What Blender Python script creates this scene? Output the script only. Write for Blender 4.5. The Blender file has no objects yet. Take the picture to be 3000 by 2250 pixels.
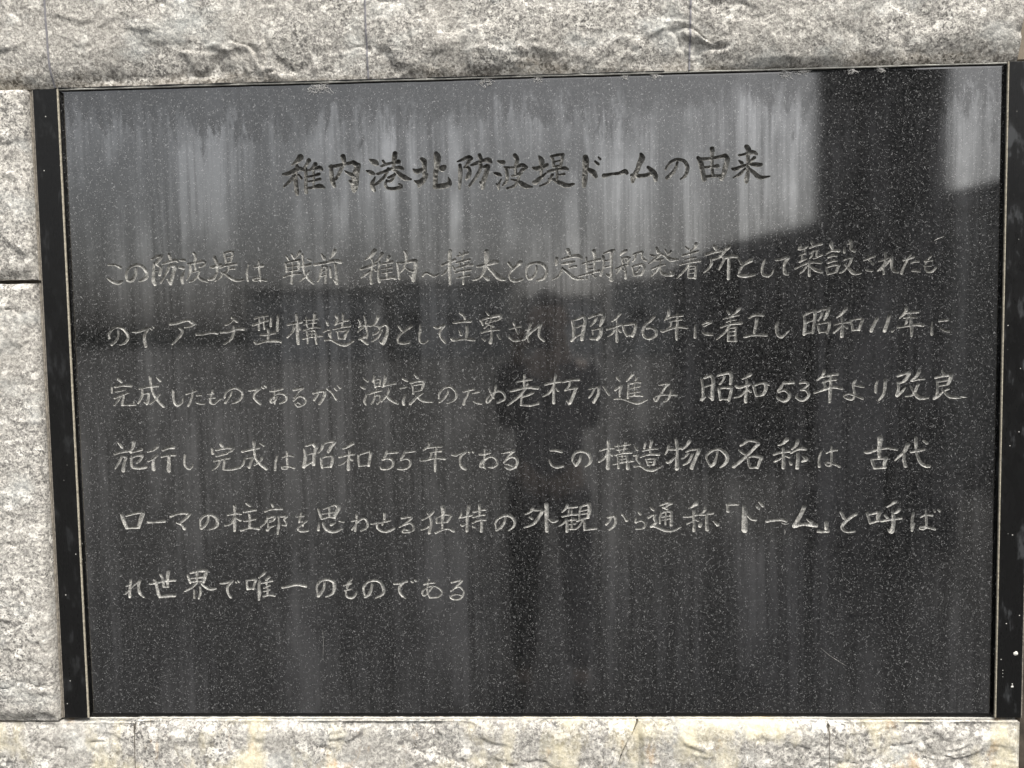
import bpy, math, random
import numpy as np
from mathutils import Vector, Matrix

# ------------------------------------------------------------------ camera, sky, sun, exposure
scene = bpy.context.scene
COL = scene.collection
ZC = 1.38                      # height of the plaque's centre above the ground (m)
cam_data = bpy.data.cameras.new("camera")
cam_data.sensor_width = 36.0
cam_data.lens = 36.0 * 2253.0 / 3000.0
cam_data.clip_start = 0.01
cam_data.clip_end = 2000.0
cam = bpy.data.objects.new("camera", cam_data)
COL.objects.link(cam)
cam.location = (0.01957, -1.40521, ZC + 0.11882)
cam.rotation_euler = (1.5130519, 0.0164631, 0.0333353)
scene.camera = cam

SUN_EL, SUN_AZ = math.radians(58), math.radians(148)      # azimuth measured from +Y, clockwise seen from above
world = bpy.data.worlds.new("World")
scene.world = world
world.use_nodes = True
wn, wl = world.node_tree.nodes, world.node_tree.links
for n in list(wn): wn.remove(n)
w_out = wn.new("ShaderNodeOutputWorld")
w_bg = wn.new("ShaderNodeBackground")
w_sky = wn.new("ShaderNodeTexSky")
w_sky.sky_type = 'NISHITA'
w_sky.sun_disc = False
w_sky.sun_elevation = SUN_EL
w_sky.sun_rotation = SUN_AZ
w_sky.air_density = 1.2
w_sky.dust_density = 6.0
w_sky.ozone_density = 1.0
w_hsv = wn.new("ShaderNodeHueSaturation")                  # the overcast takes the blue out of the sky
w_hsv.inputs["Saturation"].default_value = 0.22
w_bg.inputs["Strength"].default_value = 0.148
wl.new(w_sky.outputs[0], w_hsv.inputs["Color"])
wl.new(w_hsv.outputs[0], w_bg.inputs["Color"])
wl.new(w_bg.outputs[0], w_out.inputs["Surface"])

sun_data = bpy.data.lights.new("sun", 'SUN')
sun_data.energy = 2.0
sun_data.angle = math.radians(10)
sun_data.color = (1.0, 0.96, 0.9)
sun = bpy.data.objects.new("sun", sun_data)
COL.objects.link(sun)
sun_dir = Vector((math.sin(SUN_AZ) * math.cos(SUN_EL), math.cos(SUN_AZ) * math.cos(SUN_EL), math.sin(SUN_EL)))
sun.rotation_euler = sun_dir.to_track_quat('Z', 'Y').to_euler()
sun.location = (0, -6, 8)

scene.view_settings.view_transform = 'Standard'
scene.view_settings.look = 'None'
scene.view_settings.exposure = 0.82
scene.view_settings.gamma = 1.0
scene.view_settings.use_curve_mapping = False
scene.render.engine = 'CYCLES'
scene.cycles.max_bounces = 8

# ------------------------------------------------------------------ object helpers
def tag(o, label=None, cat=None, group=None, kind=None):
    if label: o["label"] = label
    if cat: o["category"] = cat
    if group: o["group"] = group
    if kind: o["kind"] = kind
    return o

def empty(name, loc=(0, 0, 0)):
    o = bpy.data.objects.new(name, None)
    o.location = loc
    o.empty_display_size = 0.05
    COL.objects.link(o)
    return o

def mesh_obj(name, verts, faces, mat, parent=None, smooth=False):
    me = bpy.data.meshes.new(name)
    v = np.asarray(verts, np.float32).reshape(-1, 3)
    if isinstance(faces, np.ndarray):
        f = faces.astype(np.int32)
        me.vertices.add(len(v)); me.vertices.foreach_set("co", v.ravel())
        me.loops.add(f.size); me.loops.foreach_set("vertex_index", f.ravel())
        me.polygons.add(len(f))
        me.polygons.foreach_set("loop_start", np.arange(len(f), dtype=np.int32) * f.shape[1])
        me.polygons.foreach_set("loop_total", np.full(len(f), f.shape[1], np.int32))
        me.update(calc_edges=True)
    else:
        me.from_pydata(v.tolist(), [], faces)
        me.update()
    me.polygons.foreach_set("use_smooth", np.full(len(me.polygons), smooth))
    me.materials.append(mat)
    o = bpy.data.objects.new(name, me)
    COL.objects.link(o)
    if parent: o.parent = parent
    return o

def box_geo(x0, x1, y0, y1, z0, z1, ch=0.0):
    """box with its front (-Y) edges chamfered by ch"""
    if ch <= 0:
        v = [(x0,y0,z0),(x1,y0,z0),(x1,y0,z1),(x0,y0,z1),(x0,y1,z0),(x1,y1,z0),(x1,y1,z1),(x0,y1,z1)]
        f = [(0,1,2,3),(5,4,7,6),(4,0,3,7),(1,5,6,2),(3,2,6,7),(4,5,1,0)]
        return v, f
    c = ch
    v = [(x0+c,y0,z0+c),(x1-c,y0,z0+c),(x1-c,y0,z1-c),(x0+c,y0,z1-c),
         (x0,y0+c,z0),(x1,y0+c,z0),(x1,y0+c,z1),(x0,y0+c,z1),
         (x0,y1,z0),(x1,y1,z0),(x1,y1,z1),(x0,y1,z1)]
    f = [(0,1,2,3),(4,5,1,0),(5,6,2,1),(6,7,3,2),(7,4,0,3),(8,9,5,4),(9,10,6,5),(10,11,7,6),(11,8,4,7),(9,8,11,10)]
    return v, f

def join_geo(parts):
    V, F = [], []
    for v, f in parts:
        b = len(V); V += list(v); F += [tuple(i + b for i in q) for q in f]
    return V, F

# ------------------------------------------------------------------ numpy noise
_rng = np.random.RandomState(7)
_T = _rng.rand(256, 256)
def vnoise(x, y, seed=0):
    x = x + seed * 17.37; y = y + seed * 31.91
    xi = np.floor(x).astype(int); yi = np.floor(y).astype(int)
    fx = x - xi; fy = y - yi
    fx = fx * fx * (3 - 2 * fx); fy = fy * fy * (3 - 2 * fy)
    a = _T[xi & 255, yi & 255]; b = _T[(xi + 1) & 255, yi & 255]
    c = _T[xi & 255, (yi + 1) & 255]; d = _T[(xi + 1) & 255, (yi + 1) & 255]
    return (a * (1 - fx) + b * fx) * (1 - fy) + (c * (1 - fx) + d * fx) * fy
def fbm(x, y, octs=4, seed=0, gain=0.5):
    s = 0; a = 1; t = 0
    for k in range(octs):
        s = s + a * (vnoise(x, y, seed + k) - 0.5); t += a; a *= gain; x = x * 2.03; y = y * 2.03
    return s / t * 2

# ------------------------------------------------------------------ materials
class Mat:
    def __init__(self, name):
        self.m = bpy.data.materials.new(name); self.m.use_nodes = True
        self.nt = self.m.node_tree; self.N = self.nt.nodes; self.L = self.nt.links
        self.b = self.N["Principled BSDF"]
        self.co = self.N.new("ShaderNodeNewGeometry").outputs["Position"]   # everything stands still: world metres
    def inp(self, node, k, v):
        if isinstance(v, bpy.types.NodeSocket): self.L.new(v, node.inputs[k])
        else: node.inputs[k].default_value = v
    def mapping(self, scale=(1,1,1), loc=(0,0,0)):
        n = self.N.new("ShaderNodeMapping"); self.L.new(self.co, n.inputs[0])
        n.inputs["Scale"].default_value = scale; n.inputs["Location"].default_value = loc
        return n.outputs[0]
    def noise(self, scale, detail=2, rough=0.5, vec=None, dist=0):
        n = self.N.new("ShaderNodeTexNoise"); self.L.new(vec or self.co, n.inputs["Vector"])
        n.inputs["Scale"].default_value = scale; n.inputs["Detail"].default_value = detail
        n.inputs["Roughness"].default_value = rough; n.inputs["Distortion"].default_value = dist
        return n.outputs["Fac"]
    def voro(self, scale, vec=None, feature='F1', out="Color"):
        n = self.N.new("ShaderNodeTexVoronoi"); n.feature = feature
        self.L.new(vec or self.co, n.inputs["Vector"]); n.inputs["Scale"].default_value = scale
        return n.outputs[out]
    def warp(self, amount, scale):
        n = self.N.new("ShaderNodeTexNoise"); self.L.new(self.co, n.inputs["Vector"]); n.inputs["Scale"].default_value = scale
        n.inputs["Detail"].default_value = 1
        s = self.N.new("ShaderNodeVectorMath"); s.operation = 'SCALE'; self.L.new(n.outputs["Color"], s.inputs[0]); s.inputs["Scale"].default_value = amount
        a = self.N.new("ShaderNodeVectorMath"); a.operation = 'ADD'; self.L.new(self.co, a.inputs[0]); self.L.new(s.outputs[0], a.inputs[1])
        return a.outputs[0]
    def sep(self, col, i=0):
        n = self.N.new("ShaderNodeSeparateColor"); self.L.new(col, n.inputs[0]); return n.outputs[i]
    def xyz(self):
        n = self.N.new("ShaderNodeSeparateXYZ"); self.L.new(self.co, n.inputs[0]); return n.outputs
    def ramp(self, fac, stops, interp='LINEAR'):
        n = self.N.new("ShaderNodeValToRGB"); self.L.new(fac, n.inputs[0]); n.color_ramp.interpolation = interp
        cr = n.color_ramp
        while len(cr.elements) < len(stops): cr.elements.new(0.5)
        for e, (p, c) in zip(cr.elements, stops):
            e.position = p
            e.color = (c, c, c, 1) if not isinstance(c, tuple) else (*c, 1)
        return n.outputs[0]
    def mix(self, fac, a, b, mode='MIX'):
        n = self.N.new("ShaderNodeMix"); n.data_type = 'RGBA'; n.blend_type = mode
        for k, v in ((0, fac), (6, a), (7, b)):
            if isinstance(v, bpy.types.NodeSocket): self.L.new(v, n.inputs[k])
            elif k == 0: n.inputs[0].default_value = v
            else: n.inputs[k].default_value = (v, v, v, 1) if not isinstance(v, tuple) else (*v, 1)
        return n.outputs[2]
    def math(self, op, a, b=0.0, clamp=False):
        n = self.N.new("ShaderNodeMath"); n.operation = op; n.use_clamp = clamp
        self.inp(n, 0, a); self.inp(n, 1, b); return n.outputs[0]
    def bump(self, h, strength, dist, normal=None):
        n = self.N.new("ShaderNodeBump"); self.L.new(h, n.inputs["Height"])
        n.inputs["Strength"].default_value = strength; n.inputs["Distance"].default_value = dist
        if normal: self.L.new(normal, n.inputs["Normal"])
        return n.outputs[0]
    def set(self, **kw):
        for k, v in kw.items():
            k = k.replace("_", " ")
            if isinstance(v, tuple): v = (*v, 1) if len(v) == 3 else v
            self.inp(self.b, k, v)
        return self.m

def mat_wall_granite(name, warm=0.0, coarse=1.0, foot=None, bumpk=1.0):
    M = Mat(name)
    wv = M.warp(0.006, 90)
    v1 = M.voro(270 / coarse, wv)                      # feldspar / quartz grains, about 4 mm
    v2 = M.voro(620 / coarse, wv)                      # small grains
    big = M.noise(5.0, 4, 0.6)
    base = M.ramp(M.sep(v1, 0), [(0.0, (0.34, 0.33, 0.32)), (0.2, (0.46, 0.45, 0.435)), (0.45, (0.60, 0.585, 0.56)), (0.7, (0.73, 0.715, 0.68)), (1.0, (0.85, 0.83, 0.79))])
    g2 = M.ramp(M.sep(v2, 1), [(0.0, 0.52), (0.3, 0.83), (0.6, 1.0), (1.0, 1.08)])
    c = M.mix(1.0, M.mix(1.0, base, (0.77, 0.752, 0.712), 'MULTIPLY'), g2, 'MULTIPLY')
    c = M.mix(1.0, c, M.ramp(M.noise(110, 3, 0.6), [(0.34, 0.64), (0.5, 0.96), (0.68, 1.10)]), 'MULTIPLY')
    # large feldspar crystals
    v3 = M.voro(75 / coarse, M.warp(0.012, 60))
    c = M.mix(M.math('MULTIPLY', M.ramp(M.sep(v3, 2), [(0.90, 0.0), (0.93, 0.75)]), M.ramp(M.noise(300, 2), [(0.35, 0.2), (0.6, 1.0)])), c, (0.84, 0.81, 0.74))
    # black mica
    v4 = M.voro(330 / coarse, M.warp(0.008, 120))
    mica_where = M.ramp(M.noise(11, 4, 0.7), [(0.40, 0.10), (0.60, 1.0)])
    mica = M.math('MULTIPLY', M.ramp(M.sep(v4, 0), [(0.77, 0.0), (0.83, 0.9)]), mica_where)
    c = M.mix(mica, c, (0.10, 0.095, 0.09))
    # soft weathering: grey green and brown patches
    c = M.mix(M.ramp(big, [(0.46, 0.0), (0.66, 0.42)]), c, (0.33, 0.31, 0.275) if not warm else (0.42, 0.40, 0.36))
    c = M.mix(M.ramp(M.noise(9, 4, 0.6, M.mapping((1, 1, 1.6), (3, 1, 7))), [(0.52, 0.0), (0.72, 0.45)]), c, (0.50, 0.52, 0.50))
    if foot is not None:      # brown and dark patches that thicken towards the lower edge of the course
        zz = M.math('SUBTRACT', M.xyz()[2], foot)
        e = M.math('ADD', M.math('MULTIPLY', zz, 9.0), M.math('MULTIPLY', M.noise(9, 6, 0.7, M.mapping((0.6, 1, 1.2))), 1.6))
        c = M.mix(M.math('MULTIPLY', M.ramp(e, [(0.80, 0.5), (1.22, 0.0)]), M.ramp(M.noise(120, 4, 0.7), [(0.35, 0.35), (0.6, 1.0)])), c, (0.25, 0.215, 0.165))
        dk = M.math('MULTIPLY', M.ramp(M.sep(M.voro(240, M.warp(0.008, 120)), 1), [(0.72, 0.0), (0.80, 0.85)]), M.ramp(e, [(0.78, 1.0), (1.15, 0.0)]))
        c = M.mix(dk, c, (0.07, 0.062, 0.05))
    if warm:
        st = M.noise(6, 5, 0.65, M.mapping((1.3, 1, 0.8), (5.3, 2, 1.1)))
        c = M.mix(M.ramp(st, [(0.50, 0.0), (0.66, warm)]), c, (0.76, 0.68, 0.46))
        st2 = M.noise(16, 4, 0.7, M.mapping((1, 1, 0.5), (9, 2, 4)))
        c = M.mix(M.ramp(st2, [(0.60, 0.0), (0.72, warm * 0.8)]), c, (0.48, 0.30, 0.12))
    h = M.math('ADD', M.math('MULTIPLY', M.noise(160, 5, 0.65), 1.0), M.math('MULTIPLY', M.noise(45, 3), 0.45))
    return M.set(Base_Color=c, Roughness=0.85, Specular_IOR_Level=0.3, Normal=M.bump(h, bumpk, 0.005))

RUNS = [(-0.4143, 0.0103, 0.372, 0.259, 0.7), (-0.3371, 0.0124, 0.392, 0.271, 0.8), (-0.2419, 0.0116, 0.534, 0.269, 0.6), (-0.1257, 0.0108, 0.387, 0.254, 0.9), (-0.0762, 0.0074, 0.537, 0.448, 0.5), (-0.0291, 0.0108, 0.364, 0.264, 0.7), (0.1677, 0.0091, 0.523, 0.260, 0.7), (0.3533, 0.0132, 0.518, 0.433, 0.6), (0.4510, 0.0099, 0.566, 0.459, 1.2), (0.4852, 0.0058, 0.559, 0.430, 1.1), (0.4801, 0.0083, 0.442, 0.279, 0.7), (0.5320, 0.0083, 0.562, 0.465, 0.4), (-0.7025, 0.0050, 0.554, 0.471, 0.35), (-0.5996, 0.0041, 0.555, 0.469, 0.35), (-0.4559, 0.0058, 0.560, 0.390, 0.4), (-0.5460, 0.0207, 0.198, 0.045, 0.5), (-0.4416, 0.0066, -0.234, -0.527, 0.8), (-0.3800, 0.0083, 0.271, 0.102, 0.5), (-0.2715, 0.0108, 0.210, -0.045, 0.6), (-0.1521, 0.0091, 0.200, -0.046, 0.6), (0.2066, 0.0165, 0.151, -0.119, 0.6), (0.2945, 0.0116, 0.141, -0.120, 0.6), (0.3696, 0.0141, 0.006, -0.310, 0.6), (0.4136, 0.0165, -0.241, -0.502, 0.55), (0.6155, 0.0099, 0.317, 0.186, 0.6), (0.7155, 0.0124, 0.200, -0.032, 0.4), (0.4948, 0.0066, 0.013, -0.199, 0.5), (0.1499, 0.0091, -0.110, -0.326, 0.4), (-0.2492, 0.0091, -0.262, -0.527, 0.4), (-0.6274, 0.0124, -0.015, -0.321, 0.35), (-0.5358, 0.0124, 0.241, 0.087, -0.7), (-0.4572, 0.0091, 0.273, 0.103, -0.6), (-0.2034, 0.0083, 0.268, -0.123, -0.8), (-0.4685, 0.0058, 0.556, 0.407, -0.6), (-0.2945, 0.0050, 0.551, 0.420, -0.5), (-0.1036, 0.0058, 0.481, 0.266, -0.6), (0.1051, 0.0074, 0.476, 0.228, -0.6), (0.2540, 0.0066, 0.374, 0.192, -0.6), (-0.5830, 0.0141, -0.260, -0.509, -0.7), (-0.3498, 0.0124, -0.218, -0.563, -0.8), (-0.0680, 0.0108, 0.148, -0.108, -0.6), (0.5429, 0.0108, 0.253, 0.004, -0.6), (-0.6777, 0.0041, 0.537, 0.445, -0.6), (-0.5658, 0.0037, 0.542, 0.459, -0.6), (0.6538, 0.0099, -0.031, -0.459, -0.5), (0.3358, 0.0091, -0.112, -0.546, -0.6)]
def mat_slab():
    M = Mat("polished black granite")
    wv = M.warp(0.003, 200)
    s1 = M.sep(M.voro(900, wv), 0)                      # about 1 mm grains
    s2 = M.sep(M.voro(430, M.warp(0.004, 150)), 1)      # about 2.3 mm grains
    base = M.ramp(s1, [(0.0, 0.002), (0.45, 0.005), (0.8, 0.012), (1.0, 0.035)])
    mid = M.ramp(s2, [(0.62, 0.0), (0.78, 0.65), (1.0, 1.0)])
    c = M.mix(mid, base, (0.026, 0.026, 0.0255))
    fl = M.math('MULTIPLY', M.ramp(M.sep(M.voro(760, M.warp(0.0015, 300)), 2), [(0.84, 0.0), (0.94, 1.0)]), M.ramp(M.noise(150, 3, 0.6), [(0.44, 0.0), (0.62, 1.0)]))
    c = M.mix(fl, c, (0.20, 0.20, 0.198))
    x, y, z = M.xyz()
    # run-off streaks: thin mineral film left by water coming down from the joint above
    stv = M.mapping((1, 1, 0.022))
    n1 = M.noise(21, 5, 0.75, stv)
    n2 = M.noise(9, 3, 0.6, M.mapping((1, 1, 0.10), (4, 0, 2)))
    n3 = M.noise(75, 3, 0.6, M.mapping((1, 1, 0.035), (1, 0, 5)))
    streak = M.math('ADD', M.math('MULTIPLY', n1, 0.5), M.math('MULTIPLY', n3, 0.3))
    streak = M.math('ADD', streak, M.math('MULTIPLY', n2, 0.3))
    # damp ragged band under the joint, with drips
    top = ZC + 0.587
    dz = M.math('SUBTRACT', top, z)
    drip = M.math('SUBTRACT', dz, M.math('MULTIPLY', M.math('MULTIPLY', M.ramp(M.noise(40, 6, 0.75, M.mapping((1, 1, 0.25), (7, 0, 3)), 0.4), [(0.40, 0.12), (0.70, 1.0)]), M.ramp(M.noise(5, 3), [(0.3, 0.3), (0.65, 1.0)])), 0.17))
    damp = M.ramp(drip, [(0.0, 1.0), (0.035, 0.0)])
    film = M.ramp(streak, [(0.48, 0.0), (0.54, 0.4), (0.60, 1.0)])
    dry = M.math('SUBTRACT', 1.0, M.math('MULTIPLY', damp, 0.85))
    where = M.ramp(M.noise(6.5, 4, 0.65, M.mapping((1, 1, 0.45), (2, 0, 9))), [(0.40, 0.08), (0.58, 1.0)])
    dry = M.math('MULTIPLY', dry, where)
    filmd = M.math('MULTIPLY', film, dry)
    # the separate runs of water one can follow down the face: pale lime runs and clean dark ones
    xw = M.math('ADD', x, M.math('MULTIPLY', M.math('SUBTRACT', M.noise(9, 3, 0.6, M.mapping((1, 1, 0.5))), 0.5), 0.014))
    pale = dark = 0.0
    fray = M.math('MULTIPLY', M.math('SUBTRACT', M.noise(60, 3, 0.6, M.mapping((1, 1, 0.08), (3, 0, 3))), 0.5), 0.12)
    zf = M.math('ADD', z, fray)
    for (u, w, z0, z1, k) in RUNS:
        d = M.math('DIVIDE', M.math('ABSOLUTE', M.math('SUBTRACT', xw, u)), w)
        a = M.math('SUBTRACT', 1.25, d, True)
        t = M.math('MULTIPLY', M.math('DIVIDE', M.math('SUBTRACT', z0 + ZC, zf), 0.05, True), M.math('DIVIDE', M.math('SUBTRACT', zf, z1 + ZC), 0.10, True))
        a = M.math('MULTIPLY', M.math('MULTIPLY', a, t), abs(k))
        if k > 0: pale = M.math('ADD', a, pale)
        else: dark = M.math('ADD', a, dark)
    grit = M.ramp(M.noise(180, 3, 0.7, M.mapping((1, 1, 0.25))), [(0.3, 0.55), (0.6, 1.0)])
    filmd = M.math('ADD', filmd, M.math('MULTIPLY', pale, grit))
    filmd = M.math('SUBTRACT', filmd, dark)
    filmd = M.math('MINIMUM', M.math('MAXIMUM', filmd, 0.0), 1.35)
    c = M.mix(M.math('MULTIPLY', filmd, 0.34), c, (0.055, 0.055, 0.057))
    spec = M.math('SUBTRACT', M.math('ADD', 0.60, M.math('MULTIPLY', filmd, 0.60)), M.math('MULTIPLY', damp, 0.12))
    rough = M.math('ADD', 0.038, M.math('MULTIPLY', M.noise(20, 3), 0.04))
    M.set(IOR=1.85)
    bmp = M.bump(M.noise(420, 2), 0.02, 0.0004)
    return M.set(Base_Color=c, Roughness=rough, Specular_IOR_Level=spec, Normal=bmp)

def mat_cut(grime_shade=0.5, name="cut granite inside the letters", k=1.0):
    M = Mat(name)
    wv = M.warp(0.003, 200)
    s1 = M.sep(M.voro(800, wv), 0)
    c = M.ramp(s1, [(0.0, (0.15, 0.15, 0.144)), (0.35, (0.34, 0.336, 0.318)), (0.75, (0.52, 0.51, 0.475)), (1.0, (0.68, 0.663, 0.61))])
    c = M.mix(1.0, c, (k, k, k), 'MULTIPLY')
    c = M.mix(M.ramp(M.noise(90, 4, 0.7), [(0.58 - 0.26 * grime_shade, 0.0), (0.66 - 0.1 * grime_shade, grime_shade)]), c, (0.05, 0.048, 0.043))  # dark patches: grime together with groove shade put into the colour
    return M.set(Base_Color=c, Roughness=0.9, Specular_IOR_Level=0.2, Normal=M.bump(M.noise(700, 4, 0.7), 0.9, 0.0015))

def mat_strip(smudge):
    M = Mat("black edge strip")
    x, y, z = M.xyz()
    n = M.noise(34, 5, 0.6, M.mapping((1.4, 1, 0.6)))
    c = M.mix(M.ramp(n, [(0.56, 0.0), (0.66, smudge)]), (0.0085, 0.0085, 0.0085), (0.05, 0.052, 0.054))
    dots = M.voro(130, None, 'F1', "Distance")
    dsel = M.sep(M.voro(130), 0)
    c = M.mix(M.math('MULTIPLY', M.ramp(dots, [(0.10, 1.0), (0.16, 0.0)]), M.ramp(dsel, [(0.95, 0.0), (0.96, 0.9)])), c, (0.55, 0.54, 0.50))
    return M.set(Base_Color=c, Roughness=M.ramp(n, [(0.4, 0.22), (0.7, 0.5)]), Specular_IOR_Level=0.16)

def mat_plain(name, col, rough=0.8, var=0.35, scale=60, bump=0.3, spec=0.3, metal=0.0):
    M = Mat(name)
    n = M.noise(scale, 5, 0.6)
    c = M.mix(M.ramp(n, [(0.3, 0.0), (0.7, 1.0)]), tuple(v * (1 - var) for v in col), tuple(min(1, v * (1 + var)) for v in col))
    return M.set(Base_Color=c, Roughness=rough, Specular_IOR_Level=spec, Metallic=metal, Normal=M.bump(n, bump, 0.002))

m_top = mat_wall_granite("split granite, top course", foot=ZC + 0.5885, bumpk=0.5)
m_left = mat_wall_granite("split granite, left stones", bumpk=0.45)
m_bot = mat_wall_granite("split granite, bottom course", warm=0.7, coarse=1.35, bumpk=0.3)
m_slab = mat_slab()
m_cut = mat_cut(0.5, k=0.88)
m_cut_upper = mat_cut(0.62, "cut granite, upper lines", 0.85)
m_cut_title = mat_cut(0.8, "grimy cut granite inside the title letters", 0.62)  # title grooves: shadow put into a darker base colour, besides dirt
m_white = mat_plain("white seawall paint", (0.72, 0.72, 0.70), 0.8, 0.08, 1, 0.0)
m_pale = mat_plain("pale building wall", (0.55, 0.55, 0.54), 0.85, 0.1, 1, 0.0)
m_stripL = mat_strip(0.25)
m_stripR = mat_strip(0.8)
m_bead = mat_plain("worn tan edge", (0.33, 0.30, 0.235), 0.6, 0.5, 200)
m_mortar = mat_plain("grey joint mortar", (0.20, 0.195, 0.205), 0.9, 0.15, 200)
m_darkmortar = mat_plain("brown recessed mortar", (0.13, 0.115, 0.095), 0.95, 0.5, 120, 0.6)
m_backing = mat_plain("tan concrete backing", (0.20, 0.17, 0.13), 0.9, 0.2, 30, 0.4)
m_pier = mat_plain("dark brown stained pier", (0.055, 0.045, 0.035), 0.85, 0.5, 40, 0.5)
m_seal = mat_plain("grimy sealant", (0.20, 0.18, 0.15), 0.8, 0.5, 150)
m_black = mat_plain("black seal and joint shadow", (0.012, 0.012, 0.012), 0.6, 0.2, 100)
m_web = mat_plain("dusty cobweb", (0.46, 0.45, 0.43), 0.9, 0.3, 300, 0.1)

# ------------------------------------------------------------------ the setting
def mat_ground():
    M = Mat("asphalt with shade painted towards the wall")
    x, y, z = M.xyz()
    a = M.math('ADD', M.math('MULTIPLY', y, -0.1), M.math('MULTIPLY', M.noise(0.45, 5, 0.6), 0.9))   # shade gradient put into the colour: darker towards the wall, ragged edge
    c = M.mix(M.ramp(a, [(0.70, 0.0), (1.0, 1.0)]), (0.040, 0.040, 0.041), (0.075, 0.074, 0.071))
    c = M.mix(M.ramp(M.noise(2.5, 5, 0.65), [(0.45, 0.0), (0.7, 0.6)]), c, (0.06, 0.06, 0.058))
    n = M.noise(60, 4)
    return M.set(Base_Color=c, Roughness=0.9, Specular_IOR_Level=0.3, Normal=M.bump(n, 0.4, 0.004))
g_mat = mat_ground()
tag(mesh_obj("ground", [(-400, -900, 0), (400, -900, 0), (400, 60, 0), (-400, 60, 0)], [(0, 1, 2, 3)], g_mat), kind='structure')

# ------------------------------------------------------------------ granite wall
wall = tag(empty("granite_wall", (0, 0, 0)), "wall of pale rough-split granite blocks around the black plaque", "wall")

def relief(u, v, kind):
    """how far the rough face stands out (m) at wall position u, v (m, from the plaque's centre)"""
    wob = fbm(u * 7, v * 9, 3, 40) * 0.5
    h = 0.013 * fbm(u * 4 + wob, v * 6 + wob, 5, 3, 0.5)
    # conchoidal chips: terraces that step down along ragged fronts
    t = fbm(u * 4 + 3, v * 8 + wob, 5, 11, 0.55) * 2.0
    fr = t - np.floor(t)
    h = h + 0.0065 * (np.floor(t) + np.clip((fr - 0.80) / 0.20, 0, 1)) * (0.3 + vnoise(u * 5, v * 7, 90))
    rid = 1 - np.abs(fbm(u * 11 + 9, v * 18 + wob * 2, 4, 23)) * 6
    h = h - 0.006 * np.clip(rid, 0, 1) ** 2 * np.clip(fbm(u * 5, v * 5, 2, 31) * 6 - 0.5, 0, 1)
    h = h * np.where(v > 0.58, 0.42 + 0.55 * np.exp(-np.abs(v - 0.64) / 0.05), 0.55)
    fine = np.where(v > -0.58, 1.0, 0.4)
    h = h + fine * (0.0016 * fbm(u * 45, v * 55, 4, 50, 0.6) + 0.0006 * fbm(u * 170, v * 170, 2, 60))
    return h

def stone(u0, u1, v0, v1, mat, edge_b, edge_t, edge_l=0.0, edge_r=0.0, step=0.0028, base=0.012, bulge=0.014, cut=None, label=None, jag=0.0012):
    """a split-faced block: relief on the front, arrises at base depth where an edge margin is given"""
    nu = max(2, int((u1 - u0) / step)); nv = max(2, int((v1 - v0) / step))
    U, V = np.meshgrid(np.linspace(u0, u1, nu + 1), np.linspace(v0, v1, nv + 1), indexing='ij')
    if cut is not None: U = cut(U, V)
    def m(d, e):
        if e <= 0: return np.ones_like(d)
        t = np.clip(d / e, 0, 1); return 1 - (1 - t) ** 2.2
    e = m(V - v0, edge_b) * m(v1 - V, edge_t) * m(U - u0, edge_l) * m(u1 - U, edge_r)
    out = base + e * bulge + np.clip(e * 3, 0, 1) * relief(U, V, 0)
    out = np.maximum(out, base * 0.5)
    # ragged arris
    jagz = jag * fbm(U * 90, V * 0 + 2, 3, 70)
    Vj = V + np.where(V < v0 + step * 0.6, jagz, 0) - np.where(V > v1 - step * 0.6, jagz, 0)
    P = np.stack([U, -out, Vj + ZC], -1).reshape(-1, 3)
    idx = np.arange((nu + 1) * (nv + 1)).reshape(nu + 1, nv + 1)
    q = np.stack([idx[:-1, :-1], idx[1:, :-1], idx[1:, 1:], idx[:-1, 1:]], -1).reshape(-1, 4)
    ring = np.concatenate([idx[:, 0], idx[-1, 1:], idx[-2::-1, -1], idx[0, -2:0:-1]])
    nb = len(P)
    back = P[ring].copy(); back[:, 1] = 0.06
    r2 = np.arange(len(ring)); k2 = np.roll(r2, -1)
    side = np.stack([ring[k2], ring[r2], nb + r2, nb + k2], -1)
    o = mesh_obj("granite_block", np.concatenate([P, back]), np.concatenate([q, side]), mat, wall, smooth=True)
    if hasattr(o.data, "set_sharp_from_angle"): o.data.set_sharp_from_angle(angle=math.radians(50))
    if label: o["label"] = label
    return o

TB = 0.5885                                   # underside of the top course
JU = [-0.8515, -0.2770, 0.2947, 0.8625]
g = 0.0011
for i, (a, b) in enumerate([(-1.43, JU[0]), (JU[0], JU[1]), (JU[1], JU[2]), (JU[2], JU[3])]):
    stone(a + g, b - g, TB, 0.900, m_top, 0.085, 0.04, step=0.0028, base=0.004, bulge=0.020)
    stone(a + g - 0.25, b - g - (0.25 if i < 3 else 0), 0.903, 1.20, m_top, 0.05, 0.05, step=0.009)
# left stones beside the plaque, with an open dark joint between them
stone(-1.43, -0.9015, 0.2435, 0.5855, m_left, 0.03, 0.012, 0.03, 0.010, base=0.013)
stone(-1.43, -0.9015, -0.5895, 0.2360, m_left, 0.03, 0.012, 0.03, 0.010, base=0.013)
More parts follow.
